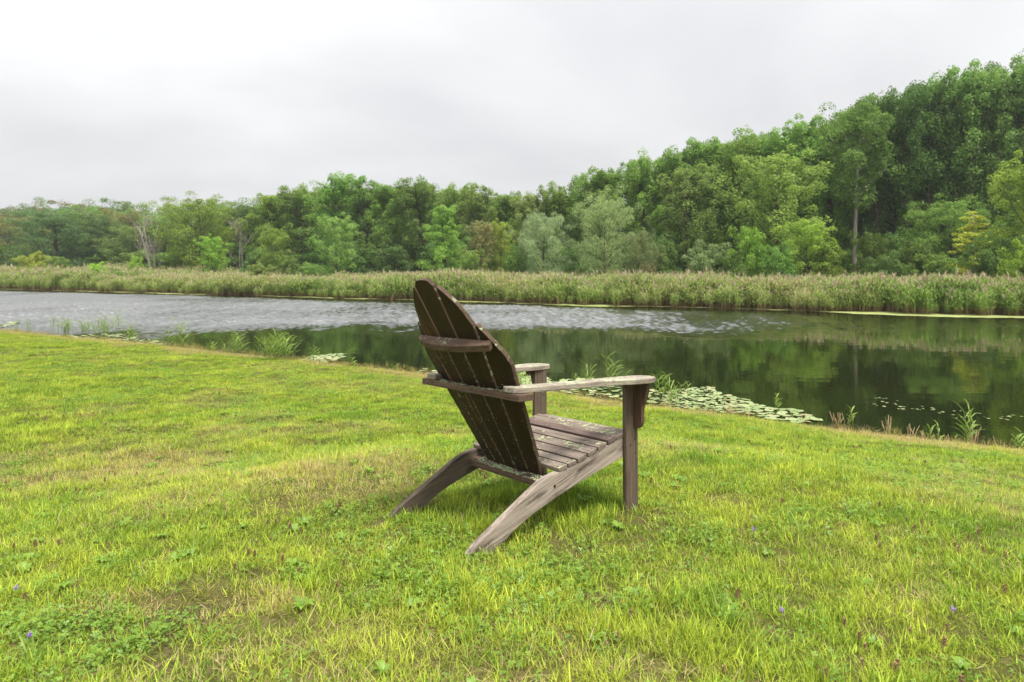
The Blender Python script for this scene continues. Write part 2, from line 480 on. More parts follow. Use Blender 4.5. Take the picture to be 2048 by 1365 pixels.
wq = wq[cell]
used = np.unique(wq); remap = np.full(WX.size, -1); 
bx0, bx1, by0, by1 = RX[0], RX[-1], RY[0], RY[-1]
wv = np.stack([WX, WY, hw], -1).reshape(-1, 3)[used]; remap[used] = np.arange(len(used)); wq = remap[wq]
o_ = len(wv)
ring = np.array([(bx0, by0), (bx1, by0), (bx1, by1), (bx0, by1), (-400, -60), (400, -60), (400, 300), (-400, 300)], float)
wv = np.vstack([wv, np.column_stack([ring, np.zeros(8)])])
rq = np.array([(4, 5, 1, 0), (5, 6, 2, 1), (6, 7, 3, 2), (7, 4, 0, 3)]) + o_
tag(mesh_obj('pond_water', fast_mesh('pond_water', wv, np.vstack([wq, rq]), {'ruf': ('FLOAT', np.concatenate([ruf.ravel()[used], np.zeros(8)]))}, m_water, True)), kind='structure')

# ------------------------------------------------------------------ leaf geometry
def rand_unit(rng, n):
    v = rng.normal(size=(n, 3)); return v / np.linalg.norm(v, axis=1, keepdims=True)
def leaf_quads(c, nrm, L, W, rng, axis_hint=None):
    n = len(c)
    r = rand_unit(rng, n) if axis_hint is None else axis_hint + rng.normal(size=(n, 3)) * .35
    t = np.cross(nrm, r); t /= np.linalg.norm(t, axis=1, keepdims=True) + 1e-9
    if axis_hint is not None:
        t = r - nrm * np.sum(r * nrm, 1, keepdims=True); t /= np.linalg.norm(t, axis=1, keepdims=True) + 1e-9
    b = np.cross(nrm, t)
    L = np.broadcast_to(L, n)[:, None]; W = np.broadcast_to(W, n)[:, None]
    sag = nrm * L * -.12
    v = np.stack([c - t * L * .5 + sag, c + b * W * .5, c + t * L * .5 + sag, c - b * W * .5], 1).reshape(-1, 3)
    f = np.arange(n * 4).reshape(n, 4)
    bl = np.repeat(rng.random(n), 4)
    return v, f, bl

def tube(pts, radii, k=6):
    """a tapered tube along pts -> verts, quads"""
    pts = np.asarray(pts, float); n = len(pts)
    tg = np.gradient(pts, axis=0); tg /= np.linalg.norm(tg, axis=1, keepdims=True) + 1e-9
    up = np.array([0.0, 0, 1]) if abs(tg[0, 2]) < .9 else np.array([1.0, 0, 0])
    v = []
    for i in range(n):
        a = np.cross(tg[i], up); a /= np.linalg.norm(a) + 1e-9; b = np.cross(tg[i], a)
        ang = np.arange(k) * 2 * math.pi / k
        v.append(pts[i] + radii[i] * (np.cos(ang)[:, None] * a + np.sin(ang)[:, None] * b))
    v = np.concatenate(v); f = []
    for i in range(n - 1):
        for j in range(k):
            f.append((i * k + j, i * k + (j + 1) % k, (i + 1) * k + (j + 1) % k, (i + 1) * k + j))
    v = np.concatenate([v, pts[-1:]]); e = len(v) - 1
    tri = [((n - 1) * k + j, (n - 1) * k + (j + 1) % k, e) for j in range(k)]
    return v, np.array(f), np.array(tri)
def join(parts):
    V, Q, T, o = [], [], [], 0
    for v, q, tr in parts:
        V.append(v); Q.append(q + o)
        if len(tr): T.append(tr + o)
        o += len(v)
    return np.concatenate(V), [np.concatenate(Q)] + ([np.concatenate(T)] if T else [])

PROFILES = {
    'poplar': [(0, .5), (.2, .85), (.45, 1.), (.7, .92), (.88, .70), (1, .42)],
    'round': [(0, .65), (.25, .98), (.5, 1.), (.75, .82), (.9, .55), (1, .25)],
    'cone': [(0, 1.), (.3, .85), (.6, .55), (.85, .3), (1, .10)],
    'oval': [(0, .5), (.25, .9), (.5, 1.), (.75, .85), (1, .35)],
}
def build_tree(kind, seed, H=10., Wd=4., base=.15, limbs=26, per=5, leaves=150, up=45, clump=.17, leaf=.135, aspect=.62, vine=0., trunk_r=.16, bark=None, lm=None, spikes=0, droop=0., flat=.8):
    """returns (trunk mesh, crown mesh) of a tree H tall and Wd wide"""
    rng = np.random.default_rng(seed)
    pr = np.array(PROFILES[kind]); R = Wd / 2
    tubes = []; cl = []
    lean = rng.normal(size=2) * .035 * H
    def axis_at(h): return np.array([lean[0] * h * h, lean[1] * h * h, h * H])
    hs = np.linspace(0, .93, 9)
    tp = np.array([axis_at(h) + np.append(rng.normal(size=2) * .03, 0) * (h > 0) for h in hs])
    tubes.append(tube(tp, trunk_r * (1.15 - hs) ** .9 + .012, 8))
    for i in range(limbs):
        u = (i + rng.random() * .8) / limbs
        hb = base + (1 - base) * u * .93
        az = i * 2.399 + rng.random() * .7
        rel = np.interp(u, pr[:, 0], pr[:, 1])
        L = R * rel * (.72 + .42 * rng.random())
        ang = math.radians(up + (74 - up) * u ** 1.3 + rng.normal() * 7)
        d = np.array([math.cos(az), math.sin(az), 0])
        p0 = axis_at(max(.04, hb - .05 - .03 * rng.random()))
        rise = L * math.tan(ang) * .75
        rise = min(rise, (1.0 - hb) * H * .85 + .25)
        ts = np.linspace(0, 1, 5)
        lp = np.array([p0 + d * L * tt + np.array([0, 0, rise * (tt ** 1.35) - droop * L * tt ** 2]) for tt in ts])
        tubes.append(tube(lp, np.linspace(trunk_r * .34 * (1.1 - .7 * u), .012, 5), 5))
        for k in range(per):
            tt = .32 + .72 * (k + rng.random() * .9) / per
            c = p0 + d * L * tt + np.array([0, 0, rise * (tt ** 1.35) - droop * L * tt ** 2]) + rng.normal(size=3) * R * np.array([.10, .10, .16])
            rr = R * 2 * clump * (.62 + .6 * rng.random()) * (1.05 - .35 * u)
            cl.append((c, np.array([rr, rr, rr * flat * (1 + .7 * (kind == 'poplar'))])))
    for k in range(spikes):      # upright leaders that feather the skyline
        az = k * 2.4 + rng.random(); q = (.15 + .85 * rng.random()) * R * .72
        c0 = axis_at(.80 + .06 * rng.random()) + np.array([math.cos(az) * q, math.sin(az) * q, -q * .55])
        hgt = H * (.07 + .07 * rng.random())
        tubes.append(tube(np.array([c0 - [0, 0, hgt * .8], c0, c0 + [0, 0, hgt]]), [.03, .02, .006], 4))
        for j in range(7):
            t_ = j / 6; rr = R * 2 * clump * (.72 - .42 * t_) * (.8 + .4 * rng.random())
            cl.append((c0 + np.array([0, 0, hgt * (t_ * 1.25 - .45)]) + rng.normal(size=3) * .09, np.array([rr, rr, rr * 1.1])))
    if vine:
        for k in range(26):
            h = rng.random() * (base + .25)
            az = rng.random() * 6.28; q = vine * (.3 + .7 * rng.random())
            rr = vine * (.55 + .4 * rng.random())
            cl.append((axis_at(h) + np.array([math.cos(az) * q, math.sin(az) * q, .2]), np.array([rr, rr, rr * 2.0])))
    V, A = [], []
    cs, ns, hint = [], [], []
    for c, rad in cl:
        n = max(20, int(leaves * (.7 + .6 * rng.random())))
        d = rand_unit(rng, n); d[:, 2] = np.where(rng.random(n) < .45, np.abs(d[:, 2]), d[:, 2])
        r = (.45 + .6 * rng.random(n) ** .6)[:, None]
        cs.append(c + d * rad * r)
        nn = d * .75 + rand_unit(rng, n) * .75 + np.array([0, 0, .38]); ns.append(nn / np.linalg.norm(nn, axis=1, keepdims=True))
    c = np.concatenate(cs); nn = np.concatenate(ns)
    keep = c[:, 2] > .02; c, nn = c[keep], nn[keep]
    sz = leaf * (.65 + .7 * rng.random(len(c)))
    h = None
    if droop: h = np.tile(np.array([[0, 0, -1.0]]), (len(c), 1))
    v, f, bl = leaf_quads(c, nn, sz, sz * aspect, rng, h)
    crown = fast_mesh('crown', v, f, {'bl': ('FLOAT', bl)}, lm or m_leaf)
    tv, tf = join(tubes)
    trunk = fast_mesh('trunk', tv, tf, None, bark or m_bark, True)
    return trunk, crown, H, Wd

def build_dead(seed, H=8., stems=3, mat=None, spread=.25):
    rng = np.random.default_rng(seed); tubes = []
    def grow(p, d, L, r, lev):
        n = 5; pts = [p]; dd = d
        for i in range(n):
            dd = dd + rng.normal(size=3) * .09 + np.array([0, 0, .05]); dd = dd / np.linalg.norm(dd)
            pts.append(pts[-1] + dd * L / n)
        tubes.append(tube(np.array(pts), np.linspace(r, r * .35, n + 1), 5 if lev < 2 else 4))
        if lev < 3:
            for k in range(5 if lev == 0 else 5):
                tt = .35 + .65 * rng.random(); i = min(int(tt * n), n - 1)
                az = rng.random() * 6.28; nd = dd * .75 + np.array([math.cos(az), math.sin(az), .25]) * (.55 if lev else .42)
                grow(pts[i], nd / np.linalg.norm(nd), L * (.5 + .2 * rng.random()) * (.8 if lev else .62), max(r * .45, .008), lev + 1)
    for s in range(stems):
        az = rng.random() * 6.28
        d = np.array([math.cos(az) * spread * .5 * (s > 0), math.sin(az) * spread * .5 * (s > 0), 1.0])
        grow(np.array([math.cos(az) * .22 * (s > 0), math.sin(az) * .22 * (s > 0), 0]), d / np.linalg.norm(d), H * .72, .085, 0)
    v, f = join(tubes)
    return fast_mesh('trunk', v, f, None, mat or m_deadwood, True)

VAR = {}
for i in range(4):
    VAR['poplar%d' % i] = build_tree('poplar', 20 + i, 10, 3.4, .12 + .05 * (i % 2), 34, 6, 105, 52, .125, .118, spikes=9)
for i in range(3):
    VAR['round%d' % i] = build_tree('round', 40 + i, 10, 7.5, .08, 36, 7, 120, 36, .095, .135, flat=1.0)
for i in range(2):
    VAR['loose%d' % i] = build_tree('oval', 60 + i, 10, 5.0, .14, 28, 7, 115, 42, .108, .13, flat=1.1)
VAR['cone0'] = build_tree('cone', 70, 10, 5.2, .06, 30, 6, 110, 34, .105, .14, flat=.95)
for i in range(2):
    VAR['willow%d' % i] = build_tree('round', 80 + i, 10, 8.5, .05, 34, 7, 150, 34, .095, .17, aspect=.26, lm=m_willow, droop=.22, flat=.95)
for i in range(2):
    VAR['vine%d' % i] = build_tree('poplar', 90 + i, 10, 3.4, .52, 22, 6, 105, 48, .14, .118, vine=.42, spikes=6)
VAR['tall0'] = build_tree('oval', 97, 10, 4.2, .55, 22, 6, 105, 36, .13, .118, trunk_r=.115, bark=m_palebark, spikes=4)
VAR['slim0'] = build_tree('round', 98, 10, 7.5, .42, 18, 5, 130, 14, .14, .24, trunk_r=.20, bark=m_palebark)
for i in range(3):
    VAR['bush%d' % i] = build_tree('round', 100 + i, 3, 3.6, .02, 18, 5, 120, 20, .14, .12, trunk_r=.05)
VAR['sapling0'] = build_tree('cone', 110, 10, 4.6, .12, 17, 5, 70, 18, .115, .16, trunk_r=.10, bark=m_palebark, flat=.55)

def tree(var, px, top, wpx, d, tint, name, label, cat='tree', group=None, rz=None, base_z=None):
    trunk, crown, H0, W0 = VAR[var]
    x = at(px, d); z0 = float(gz(np.array([x]), np.array([d]), False)[0]) - .05
    H = CZ + (HZ - top) / F * d - z0
    r = empty(name, (x, d, z0))
    r.rotation_euler = (0, 0, random.random() * 6.28 if rz is None else rz)
    w = wpx / F * d
    r.scale = (w / W0, w / W0, H / (H0 * 1.025))
    mesh_obj('trunk', trunk, r)
    c = mesh_obj('crown', crown, r)
    b_ = random.uniform(.80, 1.24) if var != 'sapling0' else 1.0; j = [b_ * random.uniform(.94, 1.07) for _ in range(3)]
    c.color = (tint[0] * j[0], tint[1] * j[1], tint[2] * j[2], 1)
    tag(r, label, cat, group)
    return r

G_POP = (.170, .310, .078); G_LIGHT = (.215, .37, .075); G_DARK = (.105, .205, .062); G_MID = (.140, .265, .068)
G_WIL = (.235, .34, .20); G_YEL = (.42, .48, .09); G_RUST = (.19, .215, .10); G_OLIVE = (.205, .325, .105); G_BLUE = (.125, .225, .105); G_VINE = (.105, .225, .058)
# ------------------------------------------------------------------ the wood behind the reeds
def D(px, off=0.):      # depth of the wood's edge
    return (47 + off) / (1 + .449 * (px - 1024) / F)
FRONT = [
 # var, px, top, width, depth offset, tint, name, label
 ('round0', 14, 432, 150, 0, G_RUST, 'broadleaf_tree', 'rust tinged broadleaf tree cut off by the left edge of the photo'),
 ('round1', 112, 424, 190, -3, G_BLUE, 'broadleaf_tree', 'broad dark blue-green tree behind the yellow-green bush at far left'),
 ('round2', 200, 436, 130, 1, G_DARK, 'broadleaf_tree', 'dark rounded tree right of the broadest tree at far left'),
 ('round0', 262, 450, 120, 0, G_OLIVE, 'broadleaf_tree', 'olive tree with reddish top just left of the pale dead tree'),
 ('loose1', 330, 445, 90, 2, G_DARK, 'broadleaf_tree', 'dark green tree directly behind the pale dead tree'),
 ('round1', 405, 397, 160, -3, G_LIGHT, 'broadleaf_tree', 'large bright green round tree between the two dead trees'),
 ('loose0', 425, 470, 60, -6, G_LIGHT, 'broadleaf_tree', 'small bright green tree at the foot of the large bright round tree'),
 ('loose1', 483, 410, 100, 3, G_DARK, 'broadleaf_tree', 'dark tree behind the twiggy half dead tree'),
 ('poplar0', 542, 376, 100, 1, G_LIGHT, 'poplar_tree', 'tall bright green tree behind the small tree with the slim bare trunk'),
 ('slim0', 547, 460, 62, -5, G_LIGHT, 'broadleaf_tree', 'small tree with slim bare trunk and flat crown left of the olive tree'),
 ('poplar1', 605, 366, 96, 1, G_POP, 'poplar_tree', 'poplar just left of the tallest peak in the left half of the skyline'),
 ('poplar2', 672, 340, 110, 0, G_POP, 'poplar_tree', 'tallest poplar in the left half of the skyline'),
 ('loose0', 672, 428, 86, -6, G_OLIVE, 'broadleaf_tree', 'olive yellow tree in front of the tallest poplar of the left half'),
 ('poplar3', 735, 362, 90, 1, G_POP, 'poplar_tree', 'poplar right of the tallest peak in the left half of the skyline'),
 ('poplar0', 782, 357, 90, 0, G_MID, 'poplar_tree', 'green poplar above the top of the chair, left one of the flat topped pair'),
 ('poplar1', 845, 350, 100, 0, G_MID, 'poplar_tree', 'broad flat topped poplar above the chair back'),
 ('cone0', 890, 402, 110, -6, (.185, .31, .08), 'broadleaf_tree', 'light green cone shaped tree above and right of the chair back'),
 ('poplar2', 912, 362, 84, 1, G_POP, 'poplar_tree', 'poplar rising behind the light green cone shaped tree'),
 ('poplar3', 960, 372, 84, 0, G_OLIVE, 'poplar_tree', 'yellowish poplar between the cone shaped tree and the leaning gap'),
 ('loose1', 962, 442, 66, -6, (.21, .26, .13), 'broadleaf_tree', 'small grey-green tree between the cone tree and the yellow-green tree'),
 ('loose0', 1003, 440, 60, -5, (.26, .37, .075), 'broadleaf_tree', 'narrow yellow-green tree left of the smaller willow'),
 ('poplar0', 1010, 374, 80, 2, G_POP, 'poplar_tree', 'poplar behind the narrow yellow-green tree'),
 ('poplar1', 1062, 378, 80, 0, G_OLIVE, 'poplar_tree', 'olive green poplar behind the smaller willow'),
 ('poplar2', 1122, 364, 84, 1, G_POP, 'poplar_tree', 'poplar in the low dip of the skyline between the two willows'),
 ('willow0', 1086, 418, 122, -8, G_WIL, 'willow_tree', 'smaller grey-green willow with round crown left of the large willow'),
 ('willow1', 1208, 380, 140, -8, (.23, .335, .17), 'willow_tree', 'large grey-green willow standing near the middle of the far bank'),
 ('willow0', 1284, 455, 86, -8, (.21, .30, .155), 'willow_tree', 'low willow leaning against the right side of the large willow'),
 ('poplar3', 1172, 344, 80, 1, G_MID, 'poplar_tree', 'dark poplar peak left of the large willow where the skyline steps up'),
 ('poplar0', 1222, 322, 90, 0, G_POP, 'poplar_tree', 'poplar crown showing above the large willow'),
 ('poplar1', 1283, 303, 90, 0, G_POP, 'poplar_tree', 'poplar above the low leaning willow'),
 ('poplar2', 1345, 288, 96, 1, G_MID, 'poplar_tree', 'poplar between the willows and the pale green poplar'),
 ('poplar3', 1374, 330, 110, -4, (.19, .31, .10), 'poplar_tree', 'pale green poplar standing forward of the wood, left of the big forward tree'),
 ('poplar0', 1418, 258, 100, 1, G_POP, 'poplar_tree', 'poplar peak above the pale green poplar'),
 ('poplar1', 1480, 260, 100, 0, G_POP, 'poplar_tree', 'poplar behind the left shoulder of the big forward tree'),
 ('poplar2', 1535, 250, 100, 1, G_MID, 'poplar_tree', 'poplar directly behind the top of the big forward tree'),
 ('loose0', 1556, 296, 185, -5, (.185, .31, .085), 'broadleaf_tree', 'big light green tree standing forward of the right wood'),
 ('loose1', 1610, 440, 110, -8, G_LIGHT, 'broadleaf_tree', 'bright green low tree hung with leaves at the foot of the big forward tree'),
 ('poplar3', 1598, 232, 104, 0, G_POP, 'poplar_tree', 'poplar right of the big forward tree'),
 ('poplar0', 1655, 220, 104, 1, G_POP, 'poplar_tree', 'poplar left of the tree with the long bare trunk'),
 ('tall0', 1710, 196, 120, -3, G_POP, 'poplar_tree', 'tall tree with a long pale bare trunk in the dark right wood'),
 ('vine0', 1755, 176, 104, 0, G_VINE, 'vine_clad_tree', 'vine clad dark tree just right of the long pale bare trunk'),
 ('vine1', 1812, 168, 110, -1, G_VINE, 'vine_clad_tree', 'vine clad dark tree, middle one of the three in the right wood'),
 ('vine0', 1858, 150, 110, 0, G_VINE, 'vine_clad_tree', 'vine clad dark tree behind the left side of the yellow tree'),
 ('poplar1', 1790, 190, 110, 3, G_POP, 'poplar_tree', 'poplar crown above the left and middle vine clad trees'),
 ('poplar2', 1880, 140, 120, 2, (.170, .305, .095), 'poplar_tree', 'poplar on the high skyline above the yellow tree, left of the highest'),
 ('poplar3', 1940, 122, 120, 0, (.170, .305, .095), 'poplar_tree', 'poplar directly above the small yellow tree near the right edge'),
 ('poplar0', 2006, 104, 124, 0, (.170, .305, .10), 'poplar_tree', 'highest poplar of the whole skyline near the right edge'),
 ('poplar1', 2062, 112, 124, -1, (.170, .305, .10), 'poplar_tree', 'poplar cut by the right edge of the photo, high on the skyline'),
 ('round1', 1905, 402, 170, -5, G_MID, 'broadleaf_tree', 'round dark green tree behind the small yellow tree'),
 ('sapling0', 1944, 412, 124, -8.5, G_YEL, 'broadleaf_tree', 'small yellow tree with a leaning stem at the right end of the wood'),
 ('loose0', 2062, 312, 150, -8, (.21, .35, .065), 'broadleaf_tree', 'bright yellow-green tree cut by the right edge above the reeds'),
]
for v, px, top, w, off, tint, nm, lab in FRONT:
    tree(v, px, top, w * (1.2 if nm == 'poplar_tree' and px > 1150 else 1.0), D(px, off), tint, nm, lab, 'tree', 'trees along the edge of the wood')

STOP = set('a an the of in on at to by and with behind left right between above below under from near just directly'.split())
def short(px, most):
    lab = min(FRONT, key=lambda q: abs(q[1] - px))[7].split(',')[0].split()[:most]
    while lab and lab[-1] in STOP: lab.pop()
    return ' '.join(lab)
seen = set()
def own_label(cands, shared):
    for c in cands:
        if c not in seen:
            seen.add(c); return c
    return shared
# crowns deeper in the wood, only glimpsed between and above the front ones
def skyline(px):
    xs = [-150, 0, 60, 130, 220, 300, 340, 400, 480, 540, 600, 670, 740, 800, 880, 960, 1050, 1125, 1170, 1240, 1340, 1430, 1520, 1640, 1760, 1870, 2000, 2200]
    ys = [425, 416, 403, 404, 402, 414, 410, 404, 402, 390, 378, 356, 370, 360, 362, 378, 386, 378, 352, 326, 296, 266, 262, 234, 182, 150, 116, 90]
    return float(np.interp(px, xs, ys))
rr = random.Random(8)
for row, (step, off, low) in enumerate(((52, 6, 10), (62, 12, 22), (84, 19, 2))):
    px = -130 + 20 * row
    while px < 2190:
        q = px + rr.uniform(-14, 14); d = D(q, off + rr.uniform(-1, 1))
        left = q < 500
        var = ('round%d' % rr.randrange(3)) if left else rr.choice(['poplar0', 'poplar1', 'poplar2', 'poplar3'])
        tint = rr.choice([G_BLUE, G_MID, G_DARK, G_RUST, G_OLIVE] if left else [G_POP, G_MID, G_MID, G_DARK])
        lab = ('broadleaf crown deep in the left wood, glimpsed behind the front trees' if left else
               ('poplar crown deep in the middle wood, glimpsed behind the front trees' if q < 1180 else 'poplar crown deep in the high right wood, glimpsed behind the front trees'))
        grp = lab.split(',')[0].replace('crown', 'crowns')
        rown = ('second', 'third', 'rearmost')[row]; kn = 'broadleaf' if left else 'poplar'
        lab = own_label([f'{kn} crown in the {rown} row behind the {short(q, 8)}', f'{kn} crown, {rown} row, just right of {short(q - 25, 8)}', f'{kn} crown, {rown} row, just left of {short(q + 25, 8)}'], lab)
        tree(var, q, skyline(q) + low + rr.uniform(-5, 12), (150 if left else 88) * rr.uniform(.85, 1.15), d, tint,
             'broadleaf_tree' if left else 'poplar_tree', lab, 'tree', grp)
        px += step * rr.uniform(.85, 1.15) * (1.25 if left else 1)

# dead trees
for px, top, off, seed, stems, lab in ((308, 416, -5, 3, 3, 'pale leafless dead tree with three thin stems in the left wood'),
                                       (487, 428, -2, 5, 2, 'twiggy half dead tree with bare branches right of the large bright round tree')):
    d = D(px, off); x = at(px, d); z0 = float(gz(np.array([x]), np.array([d]), False)[0]) - .05
    r = empty('dead_tree', (x, d, z0)); me = build_dead(seed, 8., stems, m_deadwood if px < 400 else m_palebark)
    zs = np.empty(len(me.vertices) * 3, np.float32); me.vertices.foreach_get('co', zs); top_z = zs.reshape(-1, 3)[:, 2].max()
    s = (CZ + (HZ - top) / F * d - z0) / top_z
    r.scale = (s, s, s)
    mesh_obj('trunk', me, r)
    tag(r, lab, 'tree')

# understorey bushes along the foot of the wood
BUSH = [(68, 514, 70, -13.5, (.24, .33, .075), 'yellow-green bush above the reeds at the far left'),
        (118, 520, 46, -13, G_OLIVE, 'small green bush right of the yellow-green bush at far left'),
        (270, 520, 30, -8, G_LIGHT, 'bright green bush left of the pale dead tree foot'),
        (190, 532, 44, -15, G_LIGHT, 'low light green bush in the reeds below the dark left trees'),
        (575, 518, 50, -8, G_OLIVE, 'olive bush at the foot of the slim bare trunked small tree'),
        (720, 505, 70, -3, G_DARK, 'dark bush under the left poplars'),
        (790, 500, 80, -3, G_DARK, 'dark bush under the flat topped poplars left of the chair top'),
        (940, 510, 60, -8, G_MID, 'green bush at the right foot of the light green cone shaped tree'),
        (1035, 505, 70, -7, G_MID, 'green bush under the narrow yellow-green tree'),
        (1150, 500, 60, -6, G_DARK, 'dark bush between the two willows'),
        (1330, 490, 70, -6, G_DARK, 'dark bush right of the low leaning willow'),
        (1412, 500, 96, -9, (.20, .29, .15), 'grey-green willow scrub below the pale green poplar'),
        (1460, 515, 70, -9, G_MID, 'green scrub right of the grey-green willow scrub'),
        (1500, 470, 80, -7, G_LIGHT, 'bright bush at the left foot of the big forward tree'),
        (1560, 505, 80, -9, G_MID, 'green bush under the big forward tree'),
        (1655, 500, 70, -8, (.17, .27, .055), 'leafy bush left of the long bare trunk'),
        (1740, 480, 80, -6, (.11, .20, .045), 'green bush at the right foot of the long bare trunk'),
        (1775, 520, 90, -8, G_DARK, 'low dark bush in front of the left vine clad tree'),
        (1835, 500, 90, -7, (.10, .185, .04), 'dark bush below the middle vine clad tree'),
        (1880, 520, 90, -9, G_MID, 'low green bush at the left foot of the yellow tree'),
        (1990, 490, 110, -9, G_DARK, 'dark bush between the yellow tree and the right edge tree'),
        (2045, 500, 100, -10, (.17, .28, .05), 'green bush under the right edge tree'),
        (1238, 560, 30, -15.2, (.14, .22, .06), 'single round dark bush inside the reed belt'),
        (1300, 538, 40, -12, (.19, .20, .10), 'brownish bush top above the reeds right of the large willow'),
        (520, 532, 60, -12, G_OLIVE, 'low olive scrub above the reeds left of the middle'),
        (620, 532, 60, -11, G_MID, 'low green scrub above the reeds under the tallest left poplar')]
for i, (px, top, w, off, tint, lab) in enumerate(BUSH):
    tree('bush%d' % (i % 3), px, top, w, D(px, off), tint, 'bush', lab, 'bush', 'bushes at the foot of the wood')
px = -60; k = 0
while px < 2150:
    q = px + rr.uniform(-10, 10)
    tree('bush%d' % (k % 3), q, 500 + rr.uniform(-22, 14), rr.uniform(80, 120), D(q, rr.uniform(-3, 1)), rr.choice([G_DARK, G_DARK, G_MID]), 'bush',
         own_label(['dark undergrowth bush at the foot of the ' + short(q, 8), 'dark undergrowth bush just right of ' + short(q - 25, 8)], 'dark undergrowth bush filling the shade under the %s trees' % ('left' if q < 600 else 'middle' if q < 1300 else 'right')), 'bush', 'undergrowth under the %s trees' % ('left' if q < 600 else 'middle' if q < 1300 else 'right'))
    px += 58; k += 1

# ------------------------------------------------------------------ scattering by geometry nodes
def scatter(name, pts, attrs, sources, mat, label=None, cat=None):
    """one object: a cloud of points that carries small plants; sources are meshes"""
    src = bpy.data.collections.new(name + '_sources')
    for i, me in enumerate(sources):
        o = bpy.data.objects.new('%s_source_%02d' % (name, i), me); src.objects.link(o)
    me = bpy.data.meshes.new(name)
    me.vertices.add(len(pts)); me.vertices.foreach_set('co', np.asarray(pts, np.float32).ravel())
    for k, (typ, data) in attrs.items():
        a = me.attributes.new(k, typ, 'POINT')
        a.data.foreach_set('vector' if typ == 'FLOAT_VECTOR' else 'value', np.asarray(data).astype(np.int32 if typ == 'INT' else np.float32).ravel())
    me.materials.append(mat)
    o = mesh_obj(name, me)
    ng = bpy.data.node_groups.new(name + '_scatter', 'GeometryNodeTree')
    ng.interface.new_socket('Geometry', in_out='INPUT', socket_type='NodeSocketGeometry')
    ng.interface.new_socket('Geometry', in_out='OUTPUT', socket_type='NodeSocketGeometry')
    gi = ng.nodes.new('NodeGroupInput'); go = ng.nodes.new('NodeGroupOutput')
    ip = ng.nodes.new('GeometryNodeInstanceOnPoints'); ci = ng.nodes.new('GeometryNodeCollectionInfo')
    ci.inputs['Collection'].default_value = src
    ci.inputs['Separate Children'].default_value = True; ci.inputs['Reset Children'].default_value = True
    def na(nm, typ):
        n = ng.nodes.new('GeometryNodeInputNamedAttribute'); n.data_type = typ; n.inputs['Name'].default_value = nm
        return [s for s in n.outputs if s.enabled and s.name == 'Attribute'][0]
    ng.links.new(gi.outputs[0], ip.inputs['Points'])
    ng.links.new(ci.outputs[0], ip.inputs['Instance'])
    ip.inputs['Pick Instance'].default_value = True
    ng.links.new(na('idx', 'INT'), ip.inputs['Instance Index'])
    ng.links.new(na('rot', 'FLOAT_VECTOR'), ip.inputs['Rotation'])
    ng.links.new(na('scl', 'FLOAT_VECTOR'), ip.inputs['Scale'])
    ng.links.new(ip.outputs[0], go.inputs[0])
    md = o.modifiers.new('scatter', 'NODES'); md.node_group = ng
    tag(o, label, cat, kind='stuff')
    return o

def blade_mesh(name, n, rad, lmin, lmax, wid, rng, seg=3, lean=.55, curl=.8, mat=None, flat_bias=0):
    """n separate tapered, bending blades in a tuft"""
    V, Fq, tip, bl = [], [], [], []
    for i in range(n):
        a = rng.random() * 6.28; q = rad * math.sqrt(rng.random())
        p = np.array([math.cos(a) * q, math.sin(a) * q, -.006])
        az = a + rng.normal() * .9; out_ = np.array([math.cos(az), math.sin(az), 0])
        L = lmin + (lmax - lmin) * rng.random() ** 1.3
        th = abs(rng.normal() * lean) + flat_bias; th = min(th, 1.45)
        w = wid * (.6 + .7 * rng.random()); side = np.array([-out_[1], out_[0], 0])
        tw = rng.normal() * .5; side = side * math.cos(tw) + out_ * math.sin(tw) * .6
        b = rng.random(); cu = curl * rng.random(); o = len(V)
        for s in range(seg + 1):
            t = s / seg
            ww = w * (1 - t ** 1.6) * (.75 + .5 * min(t * 3, 1))
            if s == seg: ww = w * .06
            V += [p - side * ww / 2, p + side * ww / 2]; tip += [t, t]; bl += [b, b]
            ang = th + cu * t * 1.2
            p = p + (out_ * math.sin(ang) + np.array([0, 0, math.cos(ang)])) * L / seg
        for s in range(seg):
            Fq.append((o + 2 * s, o + 2 * s + 1, o + 2 * s + 3, o + 2 * s + 2))
    return fast_mesh(name, np.array(V), np.array(Fq), {'tip': ('FLOAT', tip), 'bl': ('FLOAT', bl)}, mat)

